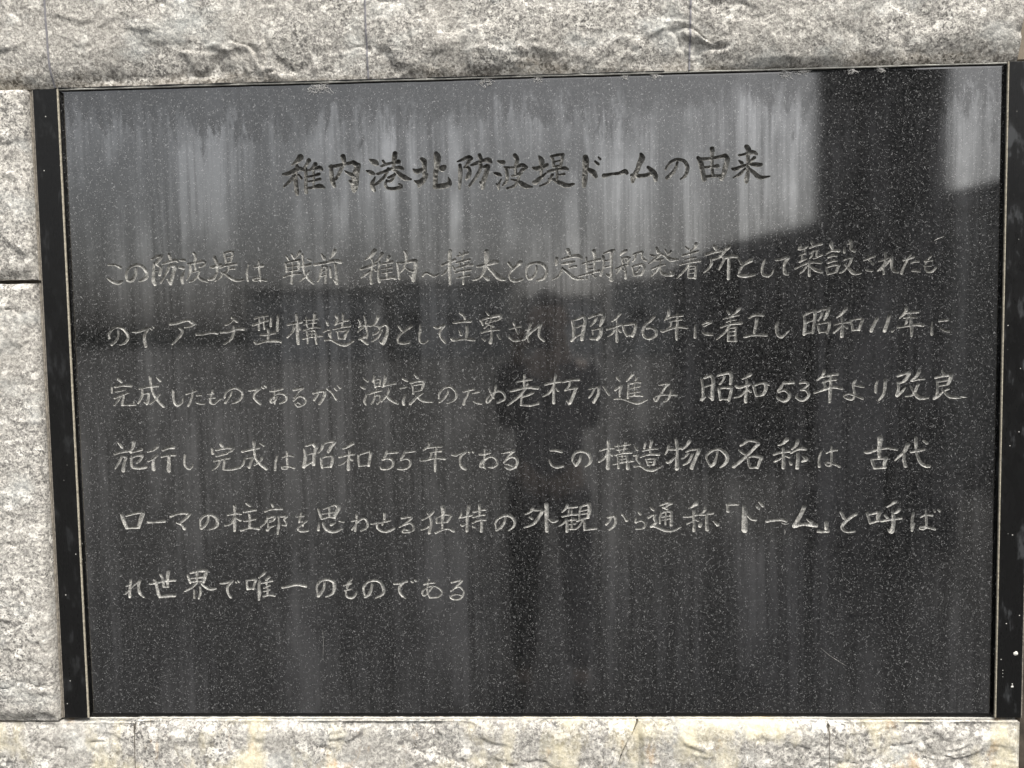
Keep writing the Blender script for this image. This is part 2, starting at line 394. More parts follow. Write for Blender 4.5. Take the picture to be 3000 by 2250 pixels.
# bottom course; the joint under the plaque's middle runs down a broken slanting edge
def slant_r(u1, u0):
    def f(U, V):
        k = np.clip((-0.592 - V) / 0.087, 0, 2.4); sh = -0.047 * k + 0.004 * fbm(V * 40, V * 0 + 1, 3, 80)
        return U + sh * np.clip((U - u0) / (u1 - u0), 0, 1)
    return f
def slant_l(u0, u1):
    def f(U, V):
        k = np.clip((-0.592 - V) / 0.087, 0, 2.4); sh = -0.047 * k + 0.004 * fbm(V * 40, V * 0 + 1, 3, 80)
        return U + sh * np.clip((u1 - U) / (u1 - u0), 0, 1)
    return f
BT = -0.5905
stone(-1.43, -0.7545, -0.87, BT - 0.004, m_bot, 0.03, 0.030, bulge=0.009)
stone(-0.7525, 0.1935, -0.87, BT, m_bot, 0.03, 0.030, bulge=0.009, cut=slant_r(0.1935, -0.1), edge_r=0.012)
stone(0.1975, 0.5412, -0.87, BT, m_bot, 0.03, 0.030, bulge=0.009, cut=slant_l(0.1975, 0.5412), edge_l=0.008)
stone(0.5428, 0.8870, -0.87, BT - 0.0015, m_bot, 0.03, 0.030, bulge=0.009, edge_r=0.012)
for a, b in [(-1.43, -0.9), (-0.897, -0.2), (-0.197, 0.4), (0.403, 0.887)]:
    stone(a, b, -1.375, -0.874, m_bot, 0.03, 0.03, step=0.009)

# joint mortar that follows the relief of the top course
def joint_strip(uc, w, v0, v1, depth_in, edge_b, base, bulge, mat, name="joint"):
    n = int((v1 - v0) / 0.003)
    V = np.linspace(v0, v1, n + 1)
    t = np.clip((V - v0) / edge_b, 0, 1); e = 1 - (1 - t) ** 2.2
    P = []
    for s in (-1, 1):
        U = uc + s * w / 2 + 0 * V
        P.append(np.stack([U, -(np.maximum(base + e * bulge + np.clip(e * 3, 0, 1) * relief(U, V, 0), base * .5) - depth_in), V + ZC], -1))
    for s in (-1, 1):
        q = P[0 if s < 0 else 1].copy(); q[:, 1] = 0.05; P.append(q)
    k = n + 1; F = []
    for i in range(n):
        F += [(i, k + i, k + i + 1, i + 1), (2 * k + i, i, i + 1, 2 * k + i + 1), (k + i, 3 * k + i, 3 * k + i + 1, k + i + 1)]
    return mesh_obj(name, np.concatenate(P), F, mat, wall)
for u in JU[:3]:
    joint_strip(u, 0.0030, TB + 0.001, 0.90, -0.0016, 0.085, 0.004, 0.020, m_mortar, "mortar_joint")
joint_strip(-0.7535, 0.0030, -0.87, BT - 0.006, 0.0008, 0.03, 0.012, 0.009, m_darkmortar, "mortar_joint")
joint_strip(0.5420, 0.0024, -0.87, BT - 0.004, 0.0004, 0.03, 0.012, 0.009, m_darkmortar, "mortar_joint")
# recessed bedding mortar behind everything, and the lighter bead over the plaque
def backing(name, x0, x1, z0, z1, y0, y1, mat, ch=0.0):
    return mesh_obj(name, *box_geo(x0, x1, y0, y1, z0 + ZC, z1 + ZC, ch), mat, wall)
backing("mortar_bed", -1.43, -0.9025, 0.2340, 0.2460, 0.006, 0.055, m_darkmortar)
backing("mortar_bed", -1.43, -0.905, -0.600, -0.5885, 0.002, 0.055, m_darkmortar)
backing("mortar_bed", 0.15, 0.24, -0.84, -0.5935, 0.012, 0.055, m_darkmortar)
backing("concrete_backing", -1.9, 1.35, -1.38, 1.20, 0.0605, 0.35, m_backing)
backing("side_pier", 0.8945, 1.25, -1.37, 0.590, 0.004, 0.0600, m_pier, 0.003)
backing("side_pier", 0.8660, 1.25, 0.592, 0.90, 0.004, 0.0600, m_backing, 0.003)
# beads of mortar, plus one black shadow line, along the top and bottom of the plaque, irregular
def bead(u0, u1, vc, r, yc, mat, seed, amp=0.35, step=0.004, name="mortar_or_shadow_bead"):
    n = int((u1 - u0) / step); U = np.linspace(u0, u1, n + 1)
    rr = r * (1 + amp * fbm(U * 35, U * 0, 4, seed)); off = 0.0006 * fbm(U * 12, U * 0 + 5, 3, seed + 5)
    K = 6; P = []
    for k in range(K):
        a = math.pi * (-0.5 + k / (K - 1))
        P.append(np.stack([U, yc - rr * math.cos(a), ZC + vc + off + rr * math.sin(a)], -1))
    F = []
    for k in range(K - 1):
        for i in range(n): F.append((k * (n + 1) + i, k * (n + 1) + i + 1, (k + 1) * (n + 1) + i + 1, (k + 1) * (n + 1) + i))
    return mesh_obj(name, np.concatenate(P), F, mat, wall, smooth=True)
m_beadm = mat_plain("pale mortar bead", (0.42, 0.41, 0.37), 0.85, 0.25, 150, 0.4)
bead(-0.8465, 0.846, 0.5873, 0.0016, -0.0022, m_beadm, 3)
bead(-0.846, 0.25, 0.5893, 0.0010, -0.0040, m_black, 14, 1.3, 0.003)  # black line added as contact shadow and dirt above the pale bead
bead(-0.8465, 0.846, -0.5893, 0.0015, -0.0035, m_beadm, 9)
# side reveal mortar between the left stones and the strip
for (z0, z1) in ((-0.5885, 0.2370), (0.2425, 0.5850)):
    n = 120; Z = np.linspace(z0, z1, n + 1)
    a = -0.9005 + 0 * Z; b = -0.8958 + 0.0012 * fbm(Z * 22, Z * 0, 4, 5); y = -0.0035 - 0.001 * fbm(Z * 30, Z * 0 + 3, 3, 8)
    P = np.concatenate([np.stack([a, y, Z + ZC], -1), np.stack([b, y + 0.001, Z + ZC], -1), np.stack([b, 0 * Z + 0.03, Z + ZC], -1)])
    F = [(i, n + 1 + i, n + 2 + i, i + 1) for i in range(n)] + [(n + 1 + i, 2 * n + 2 + i, 2 * n + 3 + i, n + 2 + i) for i in range(n)]
    mesh_obj("sealant", P, F, m_seal, wall)

# ------------------------------------------------------------------ the plaque
plaque = tag(empty("inscribed_plaque", (0, 0, ZC)),
             "large polished black granite plaque carved with Japanese text, set in the pale granite wall", "plaque")
def pl(o):            # parts of the plaque are modelled in world place, then parented
    o.parent = plaque; o.matrix_parent_inverse = Matrix.Translation((0, 0, -ZC)); return o

STROKES = """
稚 T887 265 22 876 277 16 855 291 3/821 324 6 844 321 14 879 306 15 898 310 8/874 291 5 876 302 13/872 294 8 867 340 14 869 377 14 870 392 13 873 400 3/863 327 9 850 345 11 822 369 4/879 328 6 888 340 9/918 277 15 908 292 9 892 311 5/905 307 11 905 334 11 903 377 11 905 390 13/941 291 15 933 300 9 922 310 5/907 313 6 933 309 7 955 303 13 964 310 9/910 336 6 932 332 7 954 326 10/911 352 5 931 350 6 957 344 9/933 308 6 934 326 6 932 372 6/905 376 8 930 374 8 953 369 15 971 376 7
内 T1043 266 17 1047 283 14 1046 295 12/999 298 9 999 321 14 1002 352 16 1009 371 11/994 301 9 1017 299 11 1049 293 9 1080 288 13/1080 288 15 1097 301 19/1097 299 19 1088 330 24 1084 354 27 1082 375 25 1080 389 12/1064 353 6 1075 360 19/1041 298 12 1031 319 11 1016 343 9 1005 352 6/1048 317 3 1066 329 11 1085 336 15
港 T1141 280 6 1158 289 20 1167 296 11/1128 319 5 1143 325 15 1154 331 9/1158 342 3 1148 363 14 1149 377 15 1154 389 11/1207 313 9 1197 335 9 1175 358 9 1156 371 7/1188 285 8 1198 299 9/1182 304 6 1201 297 9 1226 292 9 1245 289 15/1233 260 16 1231 275 17 1228 296 12 1226 318 10/1166 331 7 1191 324 9 1216 314 9 1248 310 12 1260 315 9/1229 318 8 1250 336 15 1268 348 17 1290 353 4/1206 346 7 1228 336 9/1230 333 9 1218 356 9 1200 358 6/1200 354 6 1195 372 9 1205 383 9 1230 385 11 1252 379 12 1246 370 7
北 T1329 282 12 1338 290 18 1339 311 15 1339 335 15 1341 348 16/1299 318 6 1312 326 17 1336 317 11/1302 359 4 1321 366 19 1340 349 14 1349 337 6/1317 378 9 1332 363 12 1346 346 9/1382 264 15 1386 279 25 1384 306 18 1379 336 16 1377 367 15 1379 379 14/1392 316 8 1404 317 22 1412 311 12/1376 381 17 1404 380 18 1426 374 17 1429 365 12 1425 350 3
防 T1459 294 4 1481 286 10 1502 279 12 1510 285 11/1468 307 11 1469 332 15 1467 363 11 1464 392 5/1507 285 14 1496 300 10 1486 313 5/1483 315 6 1497 316 10 1503 330 12 1498 345 15 1490 356 7/1539 273 12 1545 289 12/1508 308 5 1526 302 12 1551 293 9 1570 291 17 1581 299 8/1543 308 12 1540 325 11 1526 349 10 1500 382 6/1551 316 6 1566 313 15/1569 315 16 1560 344 16 1551 368 16 1548 389 12/1539 369 5 1545 378 9
波 T1605 296 6 1624 301 16/1591 338 5 1606 342 13 1615 347 5/1598 376 3 1605 386 8 1607 396 5/1616 360 3 1608 375 7 1605 387 8/1634 320 9 1638 342 10 1636 364 10 1621 383 5/1628 318 6 1662 320 7 1680 315 9/1677 316 9 1693 312 13 1708 320 9/1706 320 12 1689 333 11 1683 344 9/1667 277 14 1675 292 13 1668 316 10 1668 340 9/1655 350 5 1674 345 9 1689 339 9/1683 344 10 1676 365 9 1662 386 9 1636 393 5/1652 361 3 1676 369 9 1695 382 18 1710 388 13 1728 390 3
堤 T1754 283 6 1762 297 18 1763 318 13 1760 345 9/1731 323 7 1748 325 15 1782 314 12/1732 374 9 1741 374 16 1756 360 12 1777 343 4/1799 284 7 1805 301 9 1806 319 9/1797 284 8 1819 279 8 1837 280 12/1839 279 11 1835 302 9 1829 318 10/1809 303 4 1831 299 5/1808 319 6 1831 317 7/1784 337 8 1812 331 9 1843 326 11 1855 331 8/1817 335 7 1818 353 9 1816 368 7/1821 351 4 1843 347 8/1801 349 10 1793 363 9 1784 376 7 1755 388 4/1787 363 5 1809 366 9/1802 365 7 1830 380 15 1851 388 15 1877 384 7
ド T1920 290 18 1921 307 23 1919 337 17 1916 367 19 1914 391 13/1930 333 12 1947 344 19 1956 358 13/1955 305 6 1965 315 9/1966 290 3 1973 298 7
ー T1986 357 15 2008 352 9 2041 349 10 2060 343 15 2067 349 12
ム T2118 283 8 2122 297 20 2113 317 17 2104 341 15 2091 365 17 2088 380 9/2084 357 9 2108 360 13 2133 359 12 2157 352 12/2143 330 9 2160 346 17 2169 361 17 2170 376 12
の T2248 315 6 2238 342 10 2224 358 12 2210 370 11/2206 339 6 2213 326 7 2230 310 8 2251 305 9 2272 312 11 2283 331 12 2281 352 11 2272 366 9 2259 375 3
由 T2371 271 15 2372 279 15/2371 283 12 2372 306 10 2371 336 10 2374 363 8/2321 301 10 2330 317 17 2336 347 15 2343 377 16/2324 306 11 2363 305 9 2397 300 10 2418 296 13/2418 296 12 2425 310 16 2418 337 17 2412 361 15 2404 377 13/2347 335 7 2366 334 8 2390 332 13/2348 369 10 2375 366 9 2409 368 11
来 T2493 267 16 2501 279 16 2498 297 13 2498 324 10 2498 354 11 2493 378 16 2492 391 10/2467 296 7 2487 292 8 2514 286 14 2529 294 7/2467 315 5 2476 323 12/2520 306 11 2508 316 8 2501 327 6/2442 342 6 2454 344 12 2487 332 9/2499 328 5 2523 330 15 2544 331 11/2487 344 7 2469 362 10 2446 374 4/2502 343 6 2520 360 13 2541 376 14 2575 372 3
こ 158 638 5 184 639 6 204 649 8/153 688 4 168 698 10 190 705 13 206 700 8
の 262 653 5 258 676 11 246 695 12 231 698 9 224 685 8 226 666 7 241 648 7 264 640 8 286 647 10 301 668 11 297 689 12 274 700 6
防 321 621 4 342 612 9 361 609 8/358 612 11 346 628 10 338 637 5/330 637 6 327 662 8 325 699 12 330 712 11/339 641 6 355 650 8 353 665 9 349 679 8/327 663 5 340 665 4/387 605 9 393 622 9/360 639 4 389 631 8 409 626 10 418 632 6/389 643 8 378 666 8 351 709 4/392 646 8 406 647 12/408 649 12 400 676 11 389 711 11/377 694 3 386 707 9
波 428 626 5 444 627 9/423 652 5 438 655 11/442 666 3 433 689 11 434 709 9/465 643 6 464 671 8 449 699 3/456 641 6 488 637 6 510 631 9/509 630 8 520 637 9 513 647 8 500 652 4/481 602 8 486 615 10 482 637 6 484 662 6/474 670 4 493 666 6 499 667 6/499 667 6 486 690 7 472 702 5 460 706 4/486 685 4 505 698 11 530 709 3
堤 557 620 12 563 635 11 565 654 8 564 676 6/540 654 5 554 653 9 581 645 7/533 699 8 549 695 11 564 676 4/593 606 7 597 620 6 599 638 6/593 605 6 613 599 6 626 602 8/626 604 8 621 621 6 614 636 6/598 620 3 621 615 4/601 638 4 615 636 5/576 657 5 599 648 7 637 644 8/608 649 5 606 664 6 595 676 6/611 662 4 630 660 7/582 673 5 578 689 6 555 705 3/588 676 6 613 694 9 638 705 9 664 701 3
は 683 644 3 678 662 3 675 681 6 678 706 6/703 657 4 735 652 9/720 635 4 721 660 6 723 682 5 725 708 4/724 698 4 705 696 4 697 703 4 708 707 4 724 703 5 746 707 6
戦 823 619 5 833 633 8/844 614 5 850 624 8/874 606 11 863 619 6 853 630 3/821 648 6 823 675 6/818 645 5 850 638 6 872 635 8/870 637 8 867 666 6/824 659 4 866 654 4/825 675 4 867 669 5/846 641 5 845 672 6 840 709 5 841 718 8/811 695 5 842 686 6 875 683 6/869 658 4 890 656 7 912 651 8/883 615 6 885 642 6 886 670 6 898 698 9 920 720 7/905 675 6 895 691 7 869 713 3/903 633 5 913 637 6
前 954 616 5 964 631 12/1003 604 14 995 619 9 985 630 3/926 653 8 963 647 8 1001 640 10 1023 644 13/956 660 6 949 680 8 945 699 6 937 714 3/956 660 7 971 661 7/971 661 7 968 690 6 965 719 6/949 678 4 967 674 4/949 695 4 965 691 4/984 664 6 986 698 8/1004 653 9 1006 681 8 1007 712 12 1006 722 10/996 709 4 1003 716 9
稚 1149 607 16 1136 623 12 1114 639 3/1097 672 6 1126 664 9 1153 655 8/1136 634 6 1142 644 6 1138 671 6 1133 699 8 1134 724 9/1129 679 5 1116 690 7 1098 703 3/1146 672 4 1152 678 6/1177 618 12 1169 630 8 1151 649 3/1167 649 6 1161 684 6 1164 719 9/1202 629 12 1195 645 6/1167 657 4 1189 653 5 1213 648 9/1174 673 3 1210 667 6/1174 688 3 1210 682 6/1192 651 4 1193 676 4 1191 706 4/1165 710 6 1191 708 6 1213 704 10 1224 709 7
内 1262 612 11 1266 628 9 1263 651 7/1233 653 7 1235 679 8 1238 710 7/1231 653 6 1258 652 6 1286 646 9 1299 646 12/1300 649 13 1298 674 13 1291 699 15 1289 716 12/1261 652 6 1254 674 6 1240 687 3/1259 668 3 1273 679 6 1288 684 7/1277 699 3 1285 708 8
～ 1324 701 6 1335 690 6 1351 696 6 1366 703 7 1382 696 4
樺 1426 614 13 1424 637 12 1423 683 11 1423 733 6/1395 664 7 1414 656 8 1442 645 9/1415 677 3 1407 689 6 1394 700 3/1434 668 3 1441 681 7/1449 633 3 1471 627 4 1489 621 8/1460 621 4 1467 630 4/1477 614 4 1475 627 4 1469 644 3/1448 656 4 1473 650 5 1498 645 6/1475 652 4 1474 693 4 1471 733 5/1437 679 5 1457 673 6 1488 665 8 1506 665 7/1461 659 4 1462 672 3/1492 657 6 1487 666 5/1443 691 4 1466 687 5 1499 683 6/1449 711 4 1472 706 5 1495 703 6
太 1558 618 15 1559 636 17 1557 658 15 1550 676 11/1554 673 13 1544 695 9 1525 714 8 1506 720 3/1523 671 6 1551 666 9 1579 657 16 1597 656 10/1563 673 9 1581 692 12 1603 713 17 1626 722 3/1547 707 6 1562 717 13
と 1638 661 8 1650 678 9/1681 659 14 1662 675 9 1646 691 7 1640 706 7 1649 723 9 1668 725 9 1688 719 6
の 1738 674 5 1739 689 7 1730 708 8 1714 720 8 1705 713 6 1701 695 6 1706 673 7 1724 663 7 1746 662 9 1764 670 11 1775 687 11 1772 708 11 1761 720 10 1739 726 3
定 1853 618 13 1860 636 9/1813 648 11 1812 661 12 1809 672 4/1831 651 5 1860 643 7 1888 640 12 1903 648 7/1831 668 5 1854 664 10 1876 660 5/1857 662 4 1858 682 4/1857 681 6 1882 677 8/1832 682 5 1826 700 7 1813 715 5 1796 723 3/1832 683 5 1854 701 9 1878 720 10 1909 723 4
期 1919 647 6 1920 668 7 1921 696 6/1947 624 13 1950 647 9 1948 672 7 1949 699 5/1905 669 5 1934 661 6 1968 655 9/1919 676 3 1945 672 4/1920 690 3 1946 686 4/1890 714 5 1928 704 6 1965 695 8/1941 709 5 1952 717 6/1921 716 3 1920 723 6/1980 645 9 1983 669 8 1977 694 6 1971 711 7/1982 634 4 2002 626 7 2019 623 9/2011 626 12 2009 664 9 2009 704 9 2009 728 13/1983 660 4 2006 658 5/1982 683 4 2006 679 5/1991 708 4 2003 716 9
船 2063 624 9 2051 631 9 2042 640 3/2048 652 7 2051 669 6/2051 652 6 2066 649 8 2075 652 7/2072 654 8 2069 676 5/2059 657 3 2062 666 4/2025 690 5 2045 681 5 2071 674 5/2051 672 4 2041 689 5 2027 706 3/2057 680 4 2061 699 6 2061 723 8/2048 691 3 2057 697 5/2089 639 5 2106 633 6 2120 630 7/2097 638 6 2095 653 5 2086 664 4/2122 632 6 2120 651 5 2134 662 7/2083 684 5 2100 678 6 2118 675 8/2086 687 6 2092 711 7/2118 675 9 2128 685 9 2120 706 8 2115 712 7/2092 714 7 2118 710 9/2111 687 4 2103 699 4 2090 702 3
発 2172 618 8 2177 634 8/2174 624 8 2186 637 6 2204 647 7 2222 660 13 2251 660 3/2186 640 6 2164 658 7 2143 674 3/2149 642 4 2164 646 7/2203 625 5 2212 639 5/2223 631 8 2213 643 5/2158 662 4 2183 660 8 2195 658 6/2187 660 5 2184 680 6 2173 698 6 2153 717 3/2155 693 4 2179 683 6 2202 677 5/2187 686 4 2190 707 8 2210 715 9 2231 713 9 2221 702 3
着 2276 616 4 2287 625 6/2314 607 13 2310 618 7 2296 630 4/2265 646 6 2290 640 6 2320 632 7/2274 661 4 2293 658 5 2312 654 5/2256 679 5 2283 672 5 2326 666 8/2294 630 5 2293 669 5/2290 672 5 2277 694 6 2245 727 3/2290 683 5 2286 706 5 2286 724 6/2290 683 4 2314 683 6/2313 684 6 2312 706 6 2309 727 8/2293 695 3 2311 693 3/2291 709 3 2309 707 3/2289 726 4 2309 725 5
所 2378 616 10 2386 627 10/2349 645 7 2372 638 7 2414 629 7/2431 617 12 2414 635 9 2399 653 7 2372 663 5/2366 657 5 2369 674 7 2360 692 7 2341 708 3/2399 646 7 2413 660 7 2404 681 6 2395 699 3/2411 659 7 2436 653 10 2459 654 7/2430 660 7 2430 690 9 2428 732 8
と 2465 661 5 2475 679 8/2509 668 13 2487 681 7 2475 694 6 2466 713 6 2469 722 5/2466 721 9 2490 724 10 2521 719 7
し 2559 666 3 2553 681 6 2548 705 7 2554 722 7 2572 725 6 2585 715 3 2589 703 3
て 2597 668 5 2615 667 5 2639 659 8/2642 661 10 2630 679 8 2627 697 8 2630 716 11 2639 720 8
築 2683 620 10 2680 632 7/2683 632 7 2702 627 6 2708 622 5/2699 629 5 2702 647 5/2681 654 4 2702 646 5/2682 677 5 2706 665 5/2690 656 4 2693 671 4/2724 608 8 2730 622 4/2717 628 4 2738 620 5 2760 615 6/2718 648 4 2733 639 4 2747 635 5/2727 643 4 2726 654 4 2718 664 3/2745 636 5 2741 657 4 2747 659 4 2761 653 6/2730 666 3 2744 662 4/2666 701 3 2690 689 5 2717 680 5 2756 681 8/2715 672 5 2716 699 6 2716 726 8/2708 690 4 2696 708 5 2684 717 3/2722 695 4 2738 707 10 2761 715 7/2726 681 4 2747 676 8
設 2793 617 13 2798 634 7/2777 649 5 2795 640 5 2819 640 10/2782 664 3 2798 657 7 2813 658 4/2780 684 3 2798 676 7 2813 675 4/2776 700 5 2782 723 6/2776 699 4 2802 691 5 2823 690 7/2821 691 7 2811 716 6/2784 722 5 2811 715 5/2840 629 5 2840 646 6/2861 605 8 2864 619 8 2863 635 8 2876 643 7/2849 618 3 2858 616 5/2838 674 3 2853 668 4 2868 666 6/2866 669 7 2857 690 5 2838 712 5 2824 719 3/2841 689 3 2856 705 8 2874 721 11 2898 721 4
さ 2910 676 3 2928 669 4 2946 662 5/2922 659 3 2928 676 4 2941 691 5/2916 710 3 2928 714 5 2939 714 4
れ 2982 651 5 2986 671 7 2979 701 5 2979 724 6/2961 681 3 2976 676 4 2994 669 4/2991 680 5 2976 696 4 2958 714 4/2967 712 4 2994 686 4 3007 667 7 3006 696 7 3014 716 8 3030 721 4
た 3046 679 3 3069 673 4 3085 667 5/3071 661 5 3060 682 5 3048 706 5 3041 724 8/3075 688 3 3090 684 4 3102 685 4/3078 717 4 3093 716 8 3105 720 4
も 3145 664 4 3136 676 3/3123 684 3 3148 681 4/3120 700 3 3144 701 3/3129 677 3 3124 707 4 3132 721 5 3150 720 5 3163 706 3
の 185 880 4 183 902 5 172 921 6 157 933 6/149 909 5 150 889 6 167 872 6 189 868 7 211 883 9 220 906 8 209 926 6 188 934 3
で 238 887 4 259 887 6 292 874 7/297 875 9 285 894 8 281 913 9 286 940 11/305 873 3 311 879 4/316 868 3 319 873 4
ア 381 860 8 408 857 7 447 847 8 466 858 12/472 860 9 456 869 6 435 874 3/414 876 4 426 887 8 413 909 7 386 935 4
ー 479 900 7 503 899 7 535 894 6 556 897 8
チ 614 840 7 632 854 9/620 846 8 605 859 6 587 868 3/569 894 5 599 892 7 625 883 6 655 883 10/619 871 4 618 893 8 608 918 7 580 938 3
型 698 845 5 719 839 5 746 835 6/691 870 6 721 859 7 749 852 5/717 846 4 713 867 6 712 887 6/733 842 4 731 864 4 733 884 4/759 844 4 757 874 6/786 835 7 783 862 7 781 890 8/718 906 5 742 905 6 773 898 8/746 886 6 747 905 6 744 927 6/695 931 7 703 938 7 732 930 6 779 929 8 792 933 6
構 854 833 8 856 860 9 856 907 11 857 940 9/820 870 5 842 866 6 872 860 9/846 875 6 838 894 7 818 916 5/859 876 3 867 888 6/882 854 3 906 853 4 928 850 6/890 845 4 891 867 3 894 882 3/922 833 8 917 855 6 913 876 4/880 871 3 905 865 3 926 864 5/878 892 3 908 882 4 940 882 5/890 895 5 893 917 5 892 940 4/893 893 4 922 892 4/922 892 5 923 917 7 925 941 6/898 904 3 920 903 4/873 924 3 907 916 4 947 913 6/910 884 3 909 917 4
造 966 862 6 970 873 8/952 899 4 974 890 5 980 898 5 975 909 8 980 920 4/957 929 6 980 928 6 1004 941 8 1033 949 8 1065 932 3/1001 840 9 1007 853 9 997 873 5/994 873 3 1019 864 5 1045 857 6/1027 833 6 1026 853 6 1022 878 5/990 890 3 1019 883 5 1052 877 8/1001 898 3 1025 896 5 1044 891 6/1042 894 8 1034 910 8 1030 922 7/1008 923 5 1030 924 6/1004 900 3 1008 922 3
物 1084 856 5 1090 867 6 1084 883 4/1085 879 3 1104 877 5 1128 879 6/1105 841 3 1109 861 6 1110 880 6 1115 905 6 1111 924 6/1080 900 3 1095 887 5 1104 881 3/1116 905 4 1103 920 8 1084 928 4/1093 930 6 1113 944 9/1156 845 10 1149 865 7 1133 880 3/1142 880 3 1164 882 5 1183 875 6/1183 875 8 1191 887 8 1185 915 11 1172 943 13/1161 885 5 1154 902 6 1135 912 3/1170 893 4 1154 921 6 1131 936 3/1158 937 3 1166 943 7
と 1229 880 4 1242 898 7/1277 883 10 1255 898 6 1236 913 6 1226 929 5 1229 943 5/1229 943 6 1247 946 7 1268 942 6
し 1310 880 3 1311 899 7 1306 921 6 1309 941 6 1323 946 5 1339 935 3
て 1362 887 6 1374 891 7 1398 882 9/1396 885 9 1383 903 6 1383 922 6 1400 944 7
立 1458 839 6 1472 849 8 1475 861 6/1433 874 5 1459 870 7 1494 868 10/1454 901 5 1460 917 8/1481 886 7 1482 905 9 1477 930 6/1425 932 7 1433 937 8 1464 933 6 1492 935 9 1508 938 6
案 1554 836 5 1561 846 6/1530 867 4 1556 858 6 1603 849 9/1605 851 11 1603 860 8 1586 869 4/1536 870 6 1540 883 6/1556 866 3 1550 878 3 1575 871 4 1584 866 3/1572 864 4 1559 881 4 1546 895 3/1556 880 3 1578 889 5/1534 912 3 1565 903 6 1598 901 6/1571 891 4 1572 922 7 1567 948 11/1536 931 3 1546 940 6/1593 921 3 1602 933 7
さ 1638 900 3 1659 894 5 1677 891 7/1653 877 6 1660 899 4 1669 916 5/1635 929 4 1652 942 7 1672 941 5
れ 1718 878 7 1710 896 6 1702 924 6 1706 946 5/1696 905 3 1715 899 4/1714 910 3 1692 936 5 1683 941 3/1692 939 3 1721 909 4 1749 886 10/1750 885 11 1745 909 7 1745 928 7 1762 945 6
昭 1865 874 6 1871 902 10 1869 930 7/1867 873 4 1892 865 7 1904 859 8/1906 859 9 1913 872 9 1907 903 11 1900 941 12/1871 901 3 1901 890 4/1863 945 9 1876 932 7 1897 921 4/1927 864 5 1948 855 7 1972 850 7 1981 858 8/1981 859 11 1974 876 11 1967 893 6/1954 863 7 1944 882 6 1932 894 3/1938 909 3 1956 904 5 1972 901 7/1970 904 11 1968 925 11 1956 942 9/1931 940 6 1956 941 7/1941 913 3 1941 925 3
和 2039 851 8 2028 865 6 2011 878 3/1992 907 6 2015 900 6 2043 890 6/2026 872 5 2029 895 5 2027 920 7 2027 951 8/2021 905 5 2012 920 6 1995 932 3/2030 903 3 2041 916 7/2049 896 6 2055 914 7 2064 932 6/2049 893 6 2074 889 7 2092 886 8/2095 890 9 2092 912 9 2083 932 9/2061 930 4 2083 930 6
6 2162 864 7 2148 879 7 2129 894 7 2121 916 7 2126 936 7 2144 943 7 2166 933 8 2169 916 8 2154 904 7 2135 905 6
年 2214 843 7 2215 856 9 2201 877 3/2203 875 3 2228 865 5 2264 861 7/2246 853 4 2246 887 6 2243 918 9 2243 948 5/2217 883 3 2234 879 4 2260 876 5/2223 883 5 2221 897 5 2209 909 4/2187 914 6 2194 918 6 2218 910 5 2249 902 6 2280 906 8
に 2309 897 3 2309 919 6 2309 940 9/2335 896 3 2350 887 6 2367 887 5/2365 889 5 2341 902 3/2336 925 3 2350 930 8 2370 932 7
着 2424 847 4 2431 858 5/2469 840 8 2457 852 7 2443 863 3/2411 876 3 2433 870 5 2465 863 5/2422 887 3 2439 882 3 2456 880 3/2402 906 5 2433 896 5 2475 892 9/2437 866 4 2437 896 4/2433 899 5 2417 924 5 2387 949 3/2430 910 5 2428 933 5 2428 955 6/2431 909 4 2457 907 5/2456 909 5 2454 933 5 2456 957 7/2433 922 3 2453 920 3/2433 937 3 2453 935 3/2428 956 4 2456 956 5
工 2503 874 5 2524 864 7 2552 865 9/2530 879 10 2527 901 9 2521 928 7/2486 942 7 2518 936 6 2564 937 9
し 2605 892 8 2600 911 9 2605 936 9 2619 945 8 2631 936 5 2645 923 3
昭 2699 872 6 2702 901 9 2699 936 10/2697 870 5 2719 858 7 2737 852 7/2737 854 10 2737 877 8 2733 907 8 2730 932 7/2707 895 5 2728 886 4/2699 936 8 2713 930 6 2730 930 5/2747 856 4 2767 848 6 2785 846 10/2785 849 10 2779 869 9 2770 885 4/2763 856 6 2760 871 5 2749 888 3/2746 900 5 2751 917 5 2754 932 5/2749 900 4 2770 896 5 2790 893 7/2789 896 8 2787 915 7 2781 933 7/2755 929 4 2781 928 5
和 2847 847 10 2837 860 9 2816 878 3/2805 904 3 2831 898 4 2858 896 4/2832 876 5 2836 903 6 2834 928 10 2833 946 10/2831 908 4 2819 921 5 2804 933 3/2840 906 3 2851 916 7/2864 891 6 2869 910 6 2873 924 7/2864 891 4 2879 886 4 2900 883 6/2906 888 8 2899 907 7 2895 924 6/2870 924 4 2892 923 5
1 2958 884 10 2947 905 9 2937 928 10
1 3001 874 10 2994 900 10 2984 929 11
、 3017 926 3 3011 931 6
年 3060 849 10 3057 864 8 3037 884 3/3051 867 4 3072 866 5 3102 864 5/3076 862 4 3077 895 7 3080 923 10 3080 949 4/3052 884 3 3072 881 4 3096 883 4/3063 886 5 3062 898 7 3056 908 3/3030 917 7 3060 913 5 3090 909 7 3120 911 9
に 3152 901 3 3151 921 5 3151 944 8/3176 898 3 3191 895 7 3207 894 5/3182 923 3 3196 931 6 3211 935 6
完 177 1062 9 189 1073 5/150 1090 5 149 1111 5/163 1091 5 189 1085 6 224 1087 8/163 1108 4 185 1104 4 201 1099 4/159 1132 5 184 1121 5 212 1112 5/184 1121 5 173 1140 5 155 1159 3/195 1118 6 191 1137 6 186 1156 6/185 1158 5 215 1158 5 236 1157 7/230 1146 3 234 1155 4
